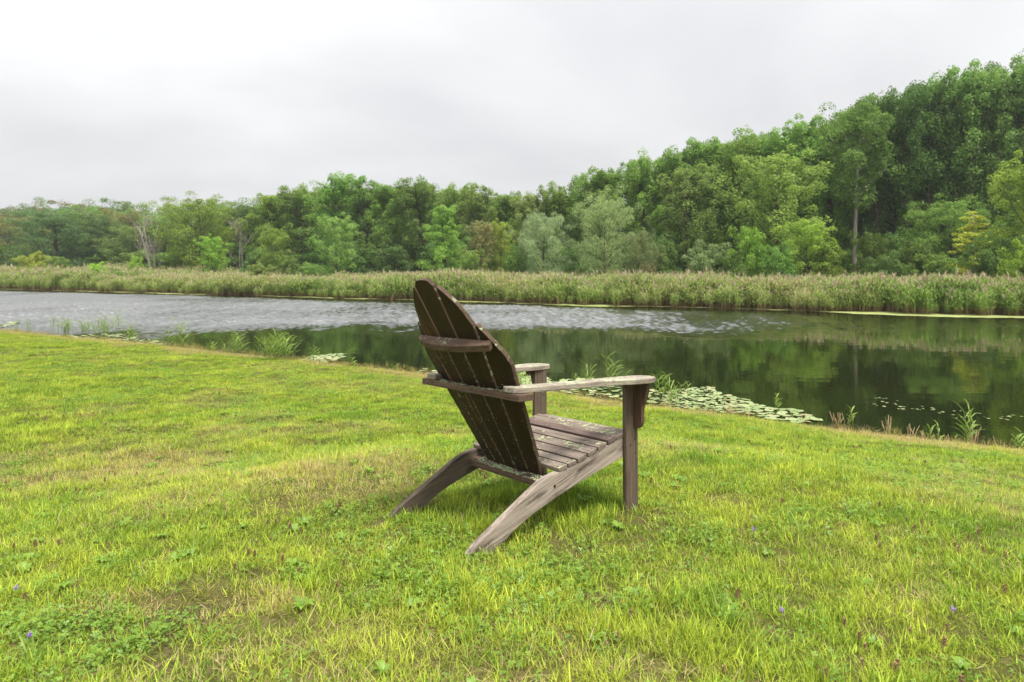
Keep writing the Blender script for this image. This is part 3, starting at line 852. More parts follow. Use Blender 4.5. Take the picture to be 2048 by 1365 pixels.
# reed belt on the far bank
def reed_clump(rng, H=1.0):
    V, Q, h, kd, bl = [], [], [], [], []
    def strip(pts, ws, side, k, b):
        o = len(V)
        for p_, w_ in zip(pts, ws):
            V.extend([p_ - side * w_ / 2, p_ + side * w_ / 2]); hh = min(max(p_[2] / H, 0), 1); h.extend([hh, hh]); kd.extend([k, k]); bl.extend([b, b])
        for s in range(len(pts) - 1): Q.append((o + 2 * s, o + 2 * s + 1, o + 2 * s + 3, o + 2 * s + 2))
    for i in range(13):
        a = rng.random() * 6.28; q = .20 * math.sqrt(rng.random()); p0 = np.array([math.cos(a) * q, math.sin(a) * q, -.05])
        L = H * (.72 + .3 * rng.random()); ln = rng.normal(size=2) * .07
        az = rng.random() * 6.28; side = np.array([math.cos(az), math.sin(az), 0]); b = rng.random()
        ax = lambda t: p0 + np.array([ln[0] * t * t, ln[1] * t * t, L * t])
        strip([ax(t) for t in (0, .35, .7, 1)], [.016, .014, .011, .006], side, 0, b)
        for j in range(7):
            t = .30 + .62 * (j + rng.random() * .6) / 7; az = rng.random() * 6.28; d = np.array([math.cos(az), math.sin(az), 0]); l = .20 + .16 * rng.random()
            s2 = np.array([-d[1], d[0], 0]); bb = rng.random()
            c = ax(t); strip([c, c + d * l * .35 + [0, 0, l * .42], c + d * l * .75 + [0, 0, l * .5], c + d * l + [0, 0, l * .30]], [.012, .026, .018, .002], s2, 0, bb)
        if rng.random() < .22:
            c = ax(1); dd = np.array([math.cos(az), math.sin(az), 0])
            for j in range(5):
                d2 = rand_unit(rng, 1)[0] * .05; d2[2] = abs(d2[2]) + .07 + .05 * rng.random(); d2 = d2 + dd * .03
                z0 = c - [0, 0, .06 * rng.random()]
                strip([z0, z0 + d2 * .6, z0 + d2 * 1.25], [.012, .034, .004], np.array([math.cos(j * 1.3), math.sin(j * 1.3), 0]), 1, rng.random())
    return fast_mesh('reed_clump', np.array(V), np.array(Q), {'h': ('FLOAT', h), 'kd': ('FLOAT', kd), 'bl': ('FLOAT', bl)}, m_reed)
rng = np.random.default_rng(31)
reeds = [reed_clump(rng) for _ in range(6)]
P = []
dirv = np.array([1, -.449]); dirv = dirv / np.linalg.norm(dirv); nv = np.array([.449, 1]) / math.hypot(.449, 1)
def belt(n, u0, u1, w0, w1):
    u = rng.uniform(u0, u1, n); w = w0 + (w1 - w0) * rng.random(n)
    return np.array([0, 30.1]) + u[:, None] * dirv + w[:, None] * nv
lowP = belt(1100, -54, 28, -.75, .5)
P = np.concatenate([belt(3600, -52, 26, -.15, 1.2), belt(3600, -54, 28, 1.2, 4.5), belt(4200, -58, 30, 4.5, 13)])
w_ = (P - np.array([0, 30.1])) @ nv; P = P[(fbm(P[:, 0] * .5, P[:, 1] * .5, 3) > .26) & (w_ > -.35 + 1.1 * fbm(P[:, 0] * 1.1 + 70, P[:, 1] * 0 + 3, 3) - .35)]
P = np.concatenate([P, lowP[fbm(lowP[:, 0] * .8 + 20, lowP[:, 1] * .8, 2) > .5]])
z = gz(P[:, 0], P[:, 1], False)
u = P @ dirv
hh = 1.06 * (.62 + .68 * fbm(P[:, 0] * .55, P[:, 1] * .55, 4)) * (.78 + .40 * rng.random(len(P)))
hh = hh * np.where((P - np.array([0, 30.1])) @ nv < .35, rng.uniform(.45, 1.0, len(P)), 1.0)
hh = hh * np.where(u < -42, 1.16, 1.0)
hh = hh * np.where((u > -42) & (u < -22), .88, 1.0)
scatter('reed_belt', np.column_stack([P, np.maximum(z, -.02)]), {
    'rot': ('FLOAT_VECTOR', np.column_stack([rng.normal(size=len(P)) * .10, rng.normal(size=len(P)) * .10, rng.random(len(P)) * 6.28])),
    'scl': ('FLOAT_VECTOR', np.column_stack([hh, hh, hh])), 'idx': ('INT', rng.integers(0, 6, len(P))), 'rnd': ('FLOAT', rng.random(len(P)))},
    reeds, m_reed, 'dense belt of green reeds with tan plumes along the far bank', 'reeds')

# duckweed floating against the far bank
us = np.linspace(-56, 30, 900)
wd = .25 + 1.25 * fbm(us * .25, us * 0 + 4, 3) * np.interp(us, [-56, -20, 0, 22], [.35, .55, .8, 1.35]) + .45 * (fbm(us * 3, us * 0, 3) - .35)
wd = wd * sstep(.25, .42, fbm(us * .12 + 5, us * 0 + 9, 2) + .10)
c = np.array([0, 30.1]) + us[:, None] * dirv
V = np.concatenate([np.column_stack([c + nv * .5, np.full(900, .004)]), np.column_stack([c - nv * wd[:, None], np.full(900, .004)])])
i = np.arange(899)
tag(mesh_obj('duckweed', fast_mesh('duckweed', V, np.stack([i + 900, i + 901, i + 1, i], 1), None, m_duck)), 'thin pale yellow-green duckweed strip floating along the far bank', 'duckweed', kind='stuff')
# ------------------------------------------------------------------ the chair
chair = empty('adirondack_chair')
Mx = Matrix.Identity(4)
for i in range(3):
    for j in range(3): Mx[i][j] = CHAIR_R[i][j]
    Mx[i][3] = CHAIR_T[i]
chair.matrix_world = Mx
tag(chair, 'weathered dark brown wooden slatted garden chair standing on the lawn, seen from behind', 'chair')
_gc = [0.0]
def finish(bm, name, mat, parent, to_grain, bev=.0025, place=None, segs=2):
    """bevel, store grain coordinates taken before the final placement, link"""
    bmesh.ops.recalc_face_normals(bm, faces=bm.faces)
    if bev:
        ed = [e_ for e_ in bm.edges if len(e_.link_faces) == 2 and e_.calc_face_angle(0) > .5]
        bmesh.ops.bevel(bm, geom=ed, offset=bev, segments=segs, profile=.6, affect='EDGES')
    co = np.array([v.co[:] for v in bm.verts]); g = to_grain(co) + np.array([0, 1, 1]) * _gc[0] + np.array([1.7, 0, 0]) * _gc[0]
    _gc[0] += .613
    if place is not None:
        for v, q in zip(bm.verts, place(co)): v.co = q
    me = bpy.data.meshes.new(name); bm.to_mesh(me); bm.free()
    a = me.attributes.new('gc', 'FLOAT_VECTOR', 'POINT'); a.data.foreach_set('vector', g.astype(np.float32).ravel())
    me.materials.append(mat)
    return mesh_obj(name, me, parent)
def prism(poly, lo, hi, axis_, cuts=0):
    """extrude a 2D outline between lo and hi along axis_ (0,1,2)"""
    bm = bmesh.new(); n = len(poly); rings = []
    for w in (lo, hi):
        r = []
        for a_, b_ in poly:
            c = {0: (w, a_, b_), 1: (a_, w, b_), 2: (a_, b_, w)}[axis_]
            r.append(bm.verts.new(c))
        rings.append(r)
    bm.faces.new(rings[0]); bm.faces.new(rings[1][::-1])
    for k in range(n):
        bm.faces.new((rings[0][k], rings[0][(k + 1) % n], rings[1][(k + 1) % n], rings[1][k]))
    return bm
def boxbm(x0, x1, y0, y1, z0, z1, jit=0):
    bm = prism([(x0, y0), (x1, y0), (x1, y1), (x0, y1)], z0, z1, 2)
    if jit:
        for v in bm.verts: v.co += Vector((random.uniform(-jit, jit) for _ in range(3)))
    return bm
def smooth_line(pts, n):
    """Catmull-Rom through pts"""
    p = np.array(pts, float); p = np.vstack([2 * p[0] - p[1], p, 2 * p[-1] - p[-2]]); o = []
    for i in range(1, len(p) - 2):
        for k in range(n):
            t = k / n; a, b, c, d = p[i - 1:i + 3]
            o.append(.5 * ((2 * b) + (-a + c) * t + (2 * a - 5 * b + 4 * c - d) * t * t + (-a + 3 * b - 3 * c + d) * t ** 3))
    o.append(p[-2]); return np.array(o)
gx_ = lambda c: c[:, [0, 1, 2]]
gy_ = lambda c: c[:, [1, 0, 2]]
gz_ = lambda c: c[:, [2, 0, 1]]
W2, TP, TS, SS = .2916, .0196, .0277, .2720

# two long side rails that run from the seat down to the ground behind
top = [(.074, .312), (.004, .295), (-.091, .273), (-.178, .251), (-.265, .229), (-.34, .215), (-.40, .207), (-.455, .193), (-.50, .172), (-.545, .148), (-.661, .084), (-.761, .029), (-.797, .001)]
bot = [(.074, .228), (-.002, .212), (-.13, .184), (-.261, .152), (-.34, .131), (-.421, .107), (-.49, .085), (-.55, .062), (-.60, .038), (-.645, .010), (-.664, .0)]
outl = [tuple(q) for q in smooth_line(top, 3)] + [(-.794, -.022)] + [(-.668, -.022)] + [tuple(q) for q in smooth_line(bot[::-1], 3)]
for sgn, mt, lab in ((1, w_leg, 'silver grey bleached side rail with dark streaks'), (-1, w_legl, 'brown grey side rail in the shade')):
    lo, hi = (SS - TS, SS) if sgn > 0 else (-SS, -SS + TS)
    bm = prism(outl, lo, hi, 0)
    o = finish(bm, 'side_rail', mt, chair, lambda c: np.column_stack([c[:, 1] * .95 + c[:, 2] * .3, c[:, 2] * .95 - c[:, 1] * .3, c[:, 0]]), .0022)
    o['label'] = lab
    # bolt head where the lower back rail is fixed
    bm = bmesh.new(); bmesh.ops.create_cone(bm, cap_ends=True, segments=10, radius1=.0065, radius2=.005, depth=.004)
    finish(bm, 'bolt', m_screw, o, gx_, 0, lambda c, s=sgn: np.column_stack([s * (SS + .001) + s * c[:, 2], c[:, 0] - .392, c[:, 1] + .164]))

# front posts
for sgn in (1, -1):
    lo, hi = (SS + .0005, W2) if sgn > 0 else (-W2, -SS - .0005)
    bm = prism([(0, -.03), (.0775, -.03), (.0775, .5255), (0, .5255)], lo, hi, 0)
    post = finish(bm, 'front_leg', w_post, chair, gz_, .003)
    for (yy_, zz_) in ((.055, .285), (.028, .262), (.058, .225)):
        bm = bmesh.new(); bmesh.ops.create_cone(bm, cap_ends=True, segments=8, radius1=.0034, radius2=.003, depth=.002)
        face = W2 + .0006 if sgn > 0 else -SS + .0006
        if sgn > 0 or zz_ > .3:
            finish(bm, 'screw', m_screw, post, gx_, 0, lambda c: np.column_stack([face + c[:, 2], c[:, 0] + yy_, c[:, 1] + zz_]))
        else: bm.free()
    if sgn < 0:
        bm = bmesh.new(); bmesh.ops.create_cone(bm, cap_ends=True, segments=8, radius1=.0034, radius2=.003, depth=.002)
        finish(bm, 'screw', m_screw, post, gx_, 0, lambda c: np.column_stack([-SS + .0006 + c[:, 2], c[:, 0] + .055, c[:, 1] + .405]))

# arms: paddle outline, wide in front
inner = [(.222, -.606), (.232, -.56), (.246, -.42), (.258, -.24), (.257, -.10), (.262, .02), (.272, .08)]
outer = [(.372, .088), (.382, .04), (.368, -.05), (.350, -.12), (.330, -.28), (.314, -.45), (.304, -.57), (.298, -.594)]
front = [(.282, .106), (.300, .120), (.322, .126), (.345, .122), (.362, .108)]
rear = [(.285, -.609), (.255, -.614), (.235, -.615)]
arm_poly = [tuple(q) for q in smooth_line(inner, 3)] + front + [tuple(q) for q in smooth_line(outer, 3)] + rear
for sgn in (1, -1):
    poly = [(sgn * a_, b_) for a_, b_ in arm_poly]
    if sgn < 0: poly = poly[::-1]
    bm = prism(poly, 0, .0215, 2)
    tilt = lambda c: np.column_stack([c[:, 0], c[:, 1], c[:, 2] + .5262 - .0115 * c[:, 1]])
    finish(bm, 'arm', w_arm, chair, lambda c: np.column_stack([c[:, 1], c[:, 0], c[:, 2]]), .0045, tilt, 3)
    # cleat and curved bracket on the outer face of the post
    x0 = sgn * (W2 + .0005); x1 = sgn * (W2 + .024)
    bm = boxbm(min(x0, x1), max(x0, x1), -.022, .046, .5045, .5252)
    finish(bm, 'arm_cleat', w_bracket, chair, gy_, .0025)
    cv = [(0, .5240), (.070, .5240), (.0715, .508), (.068, .485), (.058, .455), (.047, .428), (.0425, .40), (.0425, .370), (.040, .352), (.032, .338), (.018, .331), (0, .331)]
    cvs = cv[:2] + [tuple(q) for q in smooth_line(cv[2:10], 3)] + cv[10:]
    bm = prism([(sgn * (W2 + .0006 + a_), b_) for a_, b_ in (cvs if sgn > 0 else cvs[::-1])], .0475, .0690, 1)
    finish(bm, 'arm_bracket', w_bracket, chair, gz_, .003)

# seat slats
sl = [(-.0362, .0277), (-.0905, -.0405), (-.1490, -.0965), (-.2070, -.1550), (-.2650, -.2130), (-.3180, -.2710), (-.3690, -.3240)]
for k, (y0, y1) in enumerate(sl):
    yc = (y0 + y1) / 2; th = math.atan(.252 if k < 5 else .17)
    ztop = np.interp(yc, [-.40, -.34, -.265, -.091, .004, .074], [.207, .215, .229, .273, .295, .312])
    bm = boxbm(-SS - .001 - .002 * random.random(), SS + .001 + .003 * random.random(), -(y1 - y0) / 2, (y1 - y0) / 2, .0008, .0185 + (.004 if k == 1 else 0) + random.uniform(-.001, .001), .0009)
    def pl(c, yc=yc, th=th, zt=ztop, k=k):
        y = c[:, 1] * math.cos(th) - c[:, 2] * math.sin(th) + yc
        z = c[:, 1] * math.sin(th) + c[:, 2] * math.cos(th) + zt + (.003 if k == 1 else 0)
        return np.column_stack([c[:, 0], y, z])
    o = finish(bm, 'seat_slat', w_slatd if k == 1 else w_slat, chair, gx_, .003, pl)
    if k == 1: o['label'] = 'darker red-brown seat slat, second from the front'
    for sx in (-1, 1):
        for dy_ in (-.012, .012):
            bm = bmesh.new(); bmesh.ops.create_cone(bm, cap_ends=True, segments=6, radius1=.0022, radius2=.0022, depth=.0015)
            finish(bm, 'nail', m_screw, o, gx_, 0, lambda c: pl(np.column_stack([c[:, 0] + sx * (SS - .014), c[:, 1] + dy_, c[:, 2] + .0188 + (.004 if k == 1 else 0)])))
# rounded front slat dropping over the front of the seat
bm = boxbm(-SS - .001, SS + .001, .033, .080, .2945, .3105)
finish(bm, 'seat_slat', w_slat, chair, gx_, .005)

# back boards: five tapered boards in a shallow curve, rounded together at the top
YB, ZB, REC, BW0, BW1, K0, K1 = -.3771, .1929, .4916, .1753, .2007, .0138, .0487
TOPU = np.array([(0, .845), (.10, .843), (.205, .832), (.26, .815), (.40, .765), (.60, .682), (.80, .598), (.93, .545), (1.0, .50)])
def back_surface(u, t, depth):
    """u across (-1..1 at the outer edges), t along the board, depth towards the sitter"""
    w = BW0 + BW1 * t; off = -(K0 + K1 * np.maximum(t, -.1)) * (1 - u ** 2)
    x = u * w; y = YB - t * math.sin(REC) + off * math.cos(REC); z = ZB + t * math.cos(REC)
    # normal points to the front of the chair
    return np.column_stack([x, y + depth * math.cos(REC), z + depth * math.sin(REC)])
edges_u = [-1, -.6, -.2, .2, .6, 1]
boards = []
for k in range(5):
    u0, u1 = edges_u[k], edges_u[k + 1]
    gap = .020
    a0, a1 = u0 + gap * (k > 0), u1 - gap * (k < 4)
    # mid-board offset so that each board is flat, set to the curve by its centre
    um = (a0 + a1) / 2
    ts = np.concatenate([np.linspace(-.045, .48, 8)])
    def topt(u, k=k):
        au = abs(u); v = float(np.interp(au, TOPU[:, 0], TOPU[:, 1])) + (.006 if k == 2 else 0)
        # every board was rounded off at its own outer corner, so the tops step down
        if k == 2: v -= .016 * float(sstep(.11, .19, au))
        elif k in (1, 3): v -= .030 * float(sstep(.46, .595, au)) + .012 * (1 - float(sstep(.20, .25, au)))
        else: v -= .012 * (1 - float(sstep(.60, .66, au)))
        return v
    nt = 13
    us_ = np.linspace(a0, a1, nt)
    # outline: up the left edge, across the rounded top, down the right edge
    ol = [(a0, t_) for t_ in ts if t_ < topt(a0) - .01] + [(q, topt(q)) for q in us_] + [(a1, t_) for t_ in ts[::-1] if t_ < topt(a1) - .01]
    bm = prism(ol, 0, .0175, 2)
    def pl(c, um=um):
        f0 = back_surface(c[:, 0], c[:, 1], 0)
        # flatten the curve inside the board: chord between its own edges
        wl = BW0 + BW1 * c[:, 1]; offm = -(K0 + K1 * np.maximum(c[:, 1], -.1))
        curve = offm * (1 - c[:, 0] ** 2); e0 = offm * (1 - a0 ** 2); e1 = offm * (1 - a1 ** 2)
        chord = e0 + (e1 - e0) * (c[:, 0] - a0) / (a1 - a0)
        d = chord - curve
        f0[:, 1] += d * math.cos(REC) + c[:, 2] * math.cos(REC); f0[:, 2] += c[:, 2] * math.sin(REC)
        return f0
    # bevel happens in (u,t,depth) space: scale u to metres first
    for v in bm.verts: v.co.x *= .24
    o = finish(bm, 'back_board', w_backr if k == 1 else w_back, chair, lambda c: np.column_stack([c[:, 1], c[:, 0], c[:, 2]]), .0022,
               lambda c, pl=pl: pl(np.column_stack([c[:, 0] / .24, c[:, 1], c[:, 2]])))
    o.data.materials.append(w_edge); o.data.materials.append(w_bedge)      # the stain has worn off the edges
    for pf in o.data.polygons:
        nn_ = pf.normal; bn = abs(nn_.y * math.cos(REC) + nn_.z * math.sin(REC))
        if bn < .8: pf.material_index = 1 if (pf.center.z > .52 and nn_.z > .25) else 2
    if k == 1: o['label'] = 'back board with stain worn to orange brown'
    boards.append((o, pl, a0, a1, topt))

# lower back rail between the side rails
bm = boxbm(-SS + TS + .0006, SS - TS - .0006, -.037, .037, -.027, 0)
def pl(c):
    th = .16
    return np.column_stack([c[:, 0], c[:, 1] * math.cos(th) - c[:, 2] * math.sin(th) - .3785, c[:, 1] * math.sin(th) + c[:, 2] * math.cos(th) + .1775])
low_pl = pl
low_rail = finish(bm, 'lower_back_rail', w_edge, chair, gx_, .003, pl)

# arm rail behind the back, its front edge cut to the curve of the boards
t_r = (.533 - ZB) / math.cos(REC)
xs = np.linspace(-.252, .252, 15); w_r = BW0 + BW1 * t_r
fr = [(x_, YB - t_r * math.sin(REC) - (K0 + K1 * t_r) * (1 - min(abs(x_) / w_r, 1) ** 2) * math.cos(REC) + .001) for x_ in xs]
poly = [(-.318, -.612), (.318, -.612), (.318, -.540), (.262, -.536)] + fr[::-1] + [(-.262, -.536), (-.318, -.540)]
bm = prism(poly, .5065, .5318, 2)
arm_rail = finish(bm, 'arm_rail', w_edge, chair, gx_, .003)

# curved upper batten
def arc_pts(u, dep, t): return back_surface(np.array([u]), np.array([t]), dep)[0]
bm = bmesh.new(); nb = 16; rows = []
for q in range(nb + 1):
    u = -.80 + 1.60 * q / nb
    rows.append([bm.verts.new(arc_pts(u, dd, t_)) for dd, t_ in ((-.001, .574), (-.018 - .026 * (1 - (u / .8) ** 2), .566), (-.018 - .026 * (1 - (u / .8) ** 2), .594), (-.001, .604))])
for q in range(nb):
    for j in range(4):
        bm.faces.new((rows[q][j], rows[q][(j + 1) % 4], rows[q + 1][(j + 1) % 4], rows[q + 1][j]))
bm.faces.new(rows[0]); bm.faces.new(rows[-1][::-1])
batten = finish(bm, 'upper_batten', w_edge, chair, gx_, .003)
for u in (-.66, -.26, .16, .58):
    c0 = arc_pts(u, -.0186 - .026 * (1 - (u / .8) ** 2), .580)
    bm = bmesh.new(); bmesh.ops.create_cone(bm, cap_ends=True, segments=8, radius1=.0038, radius2=.0038, depth=.002)
    finish(bm, 'screw', m_screw, batten, gx_, 0, lambda c: np.column_stack([c0[0] + c[:, 0], c0[1] + c[:, 2], c0[2] + c[:, 1]]))
for x_ in (-.24, -.10, .03, .13, .26):
    bm = bmesh.new(); bmesh.ops.create_cone(bm, cap_ends=True, segments=8, radius1=.0030, radius2=.0030, depth=.002)
    finish(bm, 'screw', m_screw, arm_rail, gx_, 0, lambda c: np.column_stack([x_ + c[:, 0], -.6124 + c[:, 2], .519 + c[:, 1]]))

# lichen: small crusty scales, thickest where the rails hold water
rng = np.random.default_rng(77)
def crust(name, P, Nn, size, parent, label=None):
    V, Fc, bl = [], [], []; k = 7
    for p_, n_, s_ in zip(P, Nn, size):
        n_ = n_ / np.linalg.norm(n_); a_ = np.cross(n_, [.3, .5, .8]); a_ /= np.linalg.norm(a_); b_ = np.cross(n_, a_)
        o = len(V); r = s_ * (.55 + .75 * rng.random(k)); ang = np.arange(k) * 6.283 / k + rng.random()
        V += [p_ + r[j] * (math.cos(ang[j]) * a_ + math.sin(ang[j]) * b_) - n_ * .0005 for j in range(k)]
        hgt = s_ * (.25 + .5 * rng.random())
        V += [p_ + .55 * r[j] * (math.cos(ang[j]) * a_ + math.sin(ang[j]) * b_) + n_ * hgt for j in range(k)]
        V.append(p_ + n_ * hgt * .75); v0 = rng.random(); bl += [v0 * .6] * k + [min(1, v0 + .3)] * k + [v0]
        for j in range(k):
            j2 = (j + 1) % k
            Fc += [(o + j, o + j2, o + k + j2), (o + j, o + k + j2, o + k + j), (o + k + j, o + k + j2, o + 2 * k)]
    me = fast_mesh(name, np.array(V), np.array(Fc), {'bl': ('FLOAT', bl)}, m_lichen, True)
    o = mesh_obj(name, me, parent); o['kind'] = 'stuff'
    if label: o['label'] = label
    return o
# on the lower rail
n = 900; x = np.clip(rng.normal(-.0, .11, n), -.20, .19); y = rng.uniform(-.036, .034, n)
keep = fbm(x * 30 + 3, y * 60, 3) > .42; x, y = x[keep], y[keep]
crust('lichen', low_pl(np.column_stack([x, y, np.zeros(len(x))])), np.tile([0, -.16, 1.0], (len(x), 1)), .0022 + .0042 * rng.random(len(x)) ** 2, low_rail, 'pale green lichen crust on the lower rail')
# on the arm rail
n = 800; x = rng.uniform(-.24, .22, n); y = rng.uniform(-.607, -.56, n)
keep = (fbm(x * 24 + 8, y * 50, 3) > .46) & (y < np.interp(x, [q[0] for q in fr], [q[1] for q in fr]) - .002); x, y = x[keep], y[keep]
crust('lichen', np.column_stack([x, y, np.full(len(x), .5318)]), np.tile([0, 0, 1.0], (len(x), 1)), .0018 + .0034 * rng.random(len(x)) ** 2, arm_rail, 'grey green lichen crust on the arm rail')
# specks along the joints and over the boards
for o, plf, a0, a1, topt in boards:
    n1_ = 38; n2_ = 130
    uu = np.concatenate([rng.uniform(a0, a1, n1_), np.where(rng.random(n2_) < .75, a0, a1) + rng.normal(size=n2_) * .012])
    uu = np.clip(uu, a0 + .004, a1 - .004)
    tt = np.concatenate([rng.random(n1_) ** 1.2 * .62, rng.random(n2_) ** 1.4 * .62])
    m = tt < np.array([topt(q) for q in uu]) - .02; uu, tt = uu[m], tt[m]
    Pp = plf(np.column_stack([uu, tt, np.zeros(len(uu))]))
    crust('lichen', Pp, np.tile([0, -math.cos(REC), -math.sin(REC)], (len(uu), 1)), .0007 + .0018 * rng.random(len(uu)) ** 3, o)

# ------------------------------------------------------------------ water lilies
def pad_mesh(seed):
    rng = np.random.default_rng(seed); k = 14; notch = .35
    ang = np.linspace(notch / 2, 6.283 - notch / 2, k); r = .5 * (1 + .06 * rng.normal(size=k))
    rim = np.column_stack([np.cos(ang) * r, np.sin(ang) * r * .92, .006 + .05 * rng.random(k) ** 3])
    v = np.vstack([[.04, 0, .001], rim]); f = [(0, i, i + 1) for i in range(1, k)]
    return fast_mesh('lily_pad', v, np.array(f), None, m_pad, True)
pads = [pad_mesh(i) for i in range(5)]
rng = np.random.default_rng(9)
def lily_patch(poly_px, n, smin, smax, label, clear=.8):
    """pads strewn inside an outline on the water (given as points of the photograph, carried onto the water plane)"""
    poly = np.array([on_water(*q) for q in poly_px]); c = poly.mean(0)
    r = empty('water_lily_patch', (c[0], c[1], 0)); tag(r, label, 'water lilies', 'water lilies by the near shore')
    def inside(p):
        o = False; j = len(poly) - 1
        for i in range(len(poly)):
            if (poly[i, 1] > p[1]) != (poly[j, 1] > p[1]) and p[0] < (poly[j, 0] - poly[i, 0]) * (p[1] - poly[i, 1]) / (poly[j, 1] - poly[i, 1]) + poly[i, 0]: o = not o
            j = i
        return o
    lo, hi = poly.min(0), poly.max(0); done = []; tries = 0
    while len(done) < n and tries < n * 60:
        tries += 1; p_ = rng.uniform(lo, hi)
        if not inside(p_): continue
        s_ = rng.uniform(smin, smax)
        if any((q[0] - p_[0]) ** 2 + (q[1] - p_[1]) ** 2 < (clear * .5 * (q[2] + s_)) ** 2 for q in done): continue
        if seg_sd(p_[None], SHORE)[0] > -.03: continue
        done.append((p_[0], p_[1], s_))
        o = mesh_obj('lily_pad', pads[rng.integers(5)], r)
        o.location = (p_[0] - c[0], p_[1] - c[1], .004 + .004 * rng.random()); o.rotation_euler = (rng.normal() * .06, rng.normal() * .06, rng.random() * 6.28)
        o.scale = (s_, s_, s_)
lily_patch([(1325, 800), (1340, 782), (1420, 774), (1448, 790), (1500, 802), (1520, 815), (1480, 828), (1400, 822), (1330, 815)], 185, .05, .135, 'dense pale green lily pad mat right of the chair arm', .82)
lily_patch([(1460, 812), (1520, 812), (1600, 822), (1640, 842), (1590, 846), (1520, 836)], 42, .10, .17, 'scattered lily pads right of the dense mat')
lily_patch([(1095, 762), (1180, 758), (1260, 766), (1335, 790), (1330, 812), (1250, 800), (1150, 790), (1095, 785)], 100, .06, .16, 'lily pads seen between the chair arms and under the near arm', .85)
lily_patch([(1036, 748), (1070, 745), (1096, 758), (1096, 785), (1036, 775)], 60, .09, .16, 'lily pads between the chair back and the far front leg', .8)
lily_patch([(586, 728), (625, 712), (690, 708), (690, 714), (650, 727), (615, 734)], 110, .09, .17, 'bright lily pad patch at the left of the chair near the shore', .75)
lily_patch([(1700, 800), (1760, 795), (1840, 812), (1900, 822), (2048, 828), (2048, 842), (1900, 838), (1760, 815)], 46, .02, .05, 'tiny floating leaves strewn on the calm water at right', 1.)
lily_patch([(0, 648), (35, 643), (38, 650), (0, 656)], 26, .14, .26, 'lily pads on the water at the left edge')
lily_patch([(110, 672), (240, 668), (310, 682), (330, 694), (250, 690), (130, 682)], 70, .10, .2, 'thin line of lily pads below the left reed sprouts')
lily_patch([(820, 745), (850, 735), (900, 742), (900, 752), (840, 752)], 12, .06, .12, 'a few lily pads behind the far arm of the chair')

# ------------------------------------------------------------------ young reeds and stubs at the near shore
def sprout(px, py, hpx, n, label, spread=.10, bend=.0, onw=True):
    x, y = on_water(px, py); H = hpx / F * y
    r = empty('reed_plant', (x, y, -.03)); tag(r, label, 'reed', 'young reeds along the near shore')
    rng = np.random.default_rng(int(px * 7 + py)); 
    for i in range(n):
        V, Q, hh, bl = [], [], [], []
        az = rng.random() * 6.28; q = spread * math.sqrt(rng.random()) * (i > 0)
        p0 = np.array([math.cos(az) * q, math.sin(az) * q, 0]); L = H * (1 if i == 0 else .5 + .45 * rng.random()) * .86
        ln = np.array([bend + rng.normal() * .10, rng.normal() * .08, 0]) * L
        ts = np.linspace(0, 1, 5); ax = lambda t: p0 + ln * t * t + np.array([0, 0, L * t])
        tv, tq, tt = tube([ax(t) for t in ts], [.0042, .004, .0034, .0026, .001], 5)
        st = mesh_obj('stem', fast_mesh('stem', tv, [tq, tt], {'h': ('FLOAT', tv[:, 2] / max(H, .01)), 'bl': ('FLOAT', np.full(len(tv), .35))}, m_sprout, True), r)
        for j in range(6):
            t = .28 + .72 * (j + .3 * rng.random()) / 6; az2 = (j % 2) * 3.14 + rng.normal() * .6 + .3; d = np.array([math.cos(az2), math.sin(az2) * .8, 0])
            l = H * (.26 + .16 * rng.random()); c = ax(t); b = rng.random(); side = np.array([-d[1], d[0], .35]); wd_ = (.011 + .007 * rng.random()) * (1.2 if y > 11 else .85); o = len(V)
            el = .95 + .35 * rng.random() - .25 * (rng.random() < .25)
            for s in range(5):
                u = s / 4; p_ = c + d * l * u * math.cos(el * (1 - .45 * u)) + np.array([0, 0, l * u * math.sin(el * (1 - .45 * u * u))])
                ww = wd_ * (math.sin(math.pi * (.12 + .86 * u)) ** .8) * (1 if s < 4 else .05)
                V += [p_ - side * ww / 2, p_ + side * ww / 2]; hh += [1, 1]; bl += [b, b]
            for s in range(4): Q.append((o + 2 * s, o + 2 * s + 1, o + 2 * s + 3, o + 2 * s + 2))
        mesh_obj('leaves', fast_mesh('leaves', np.array(V), np.array(Q), {'h': ('FLOAT', hh), 'bl': ('FLOAT', bl)}, m_sprout), st)
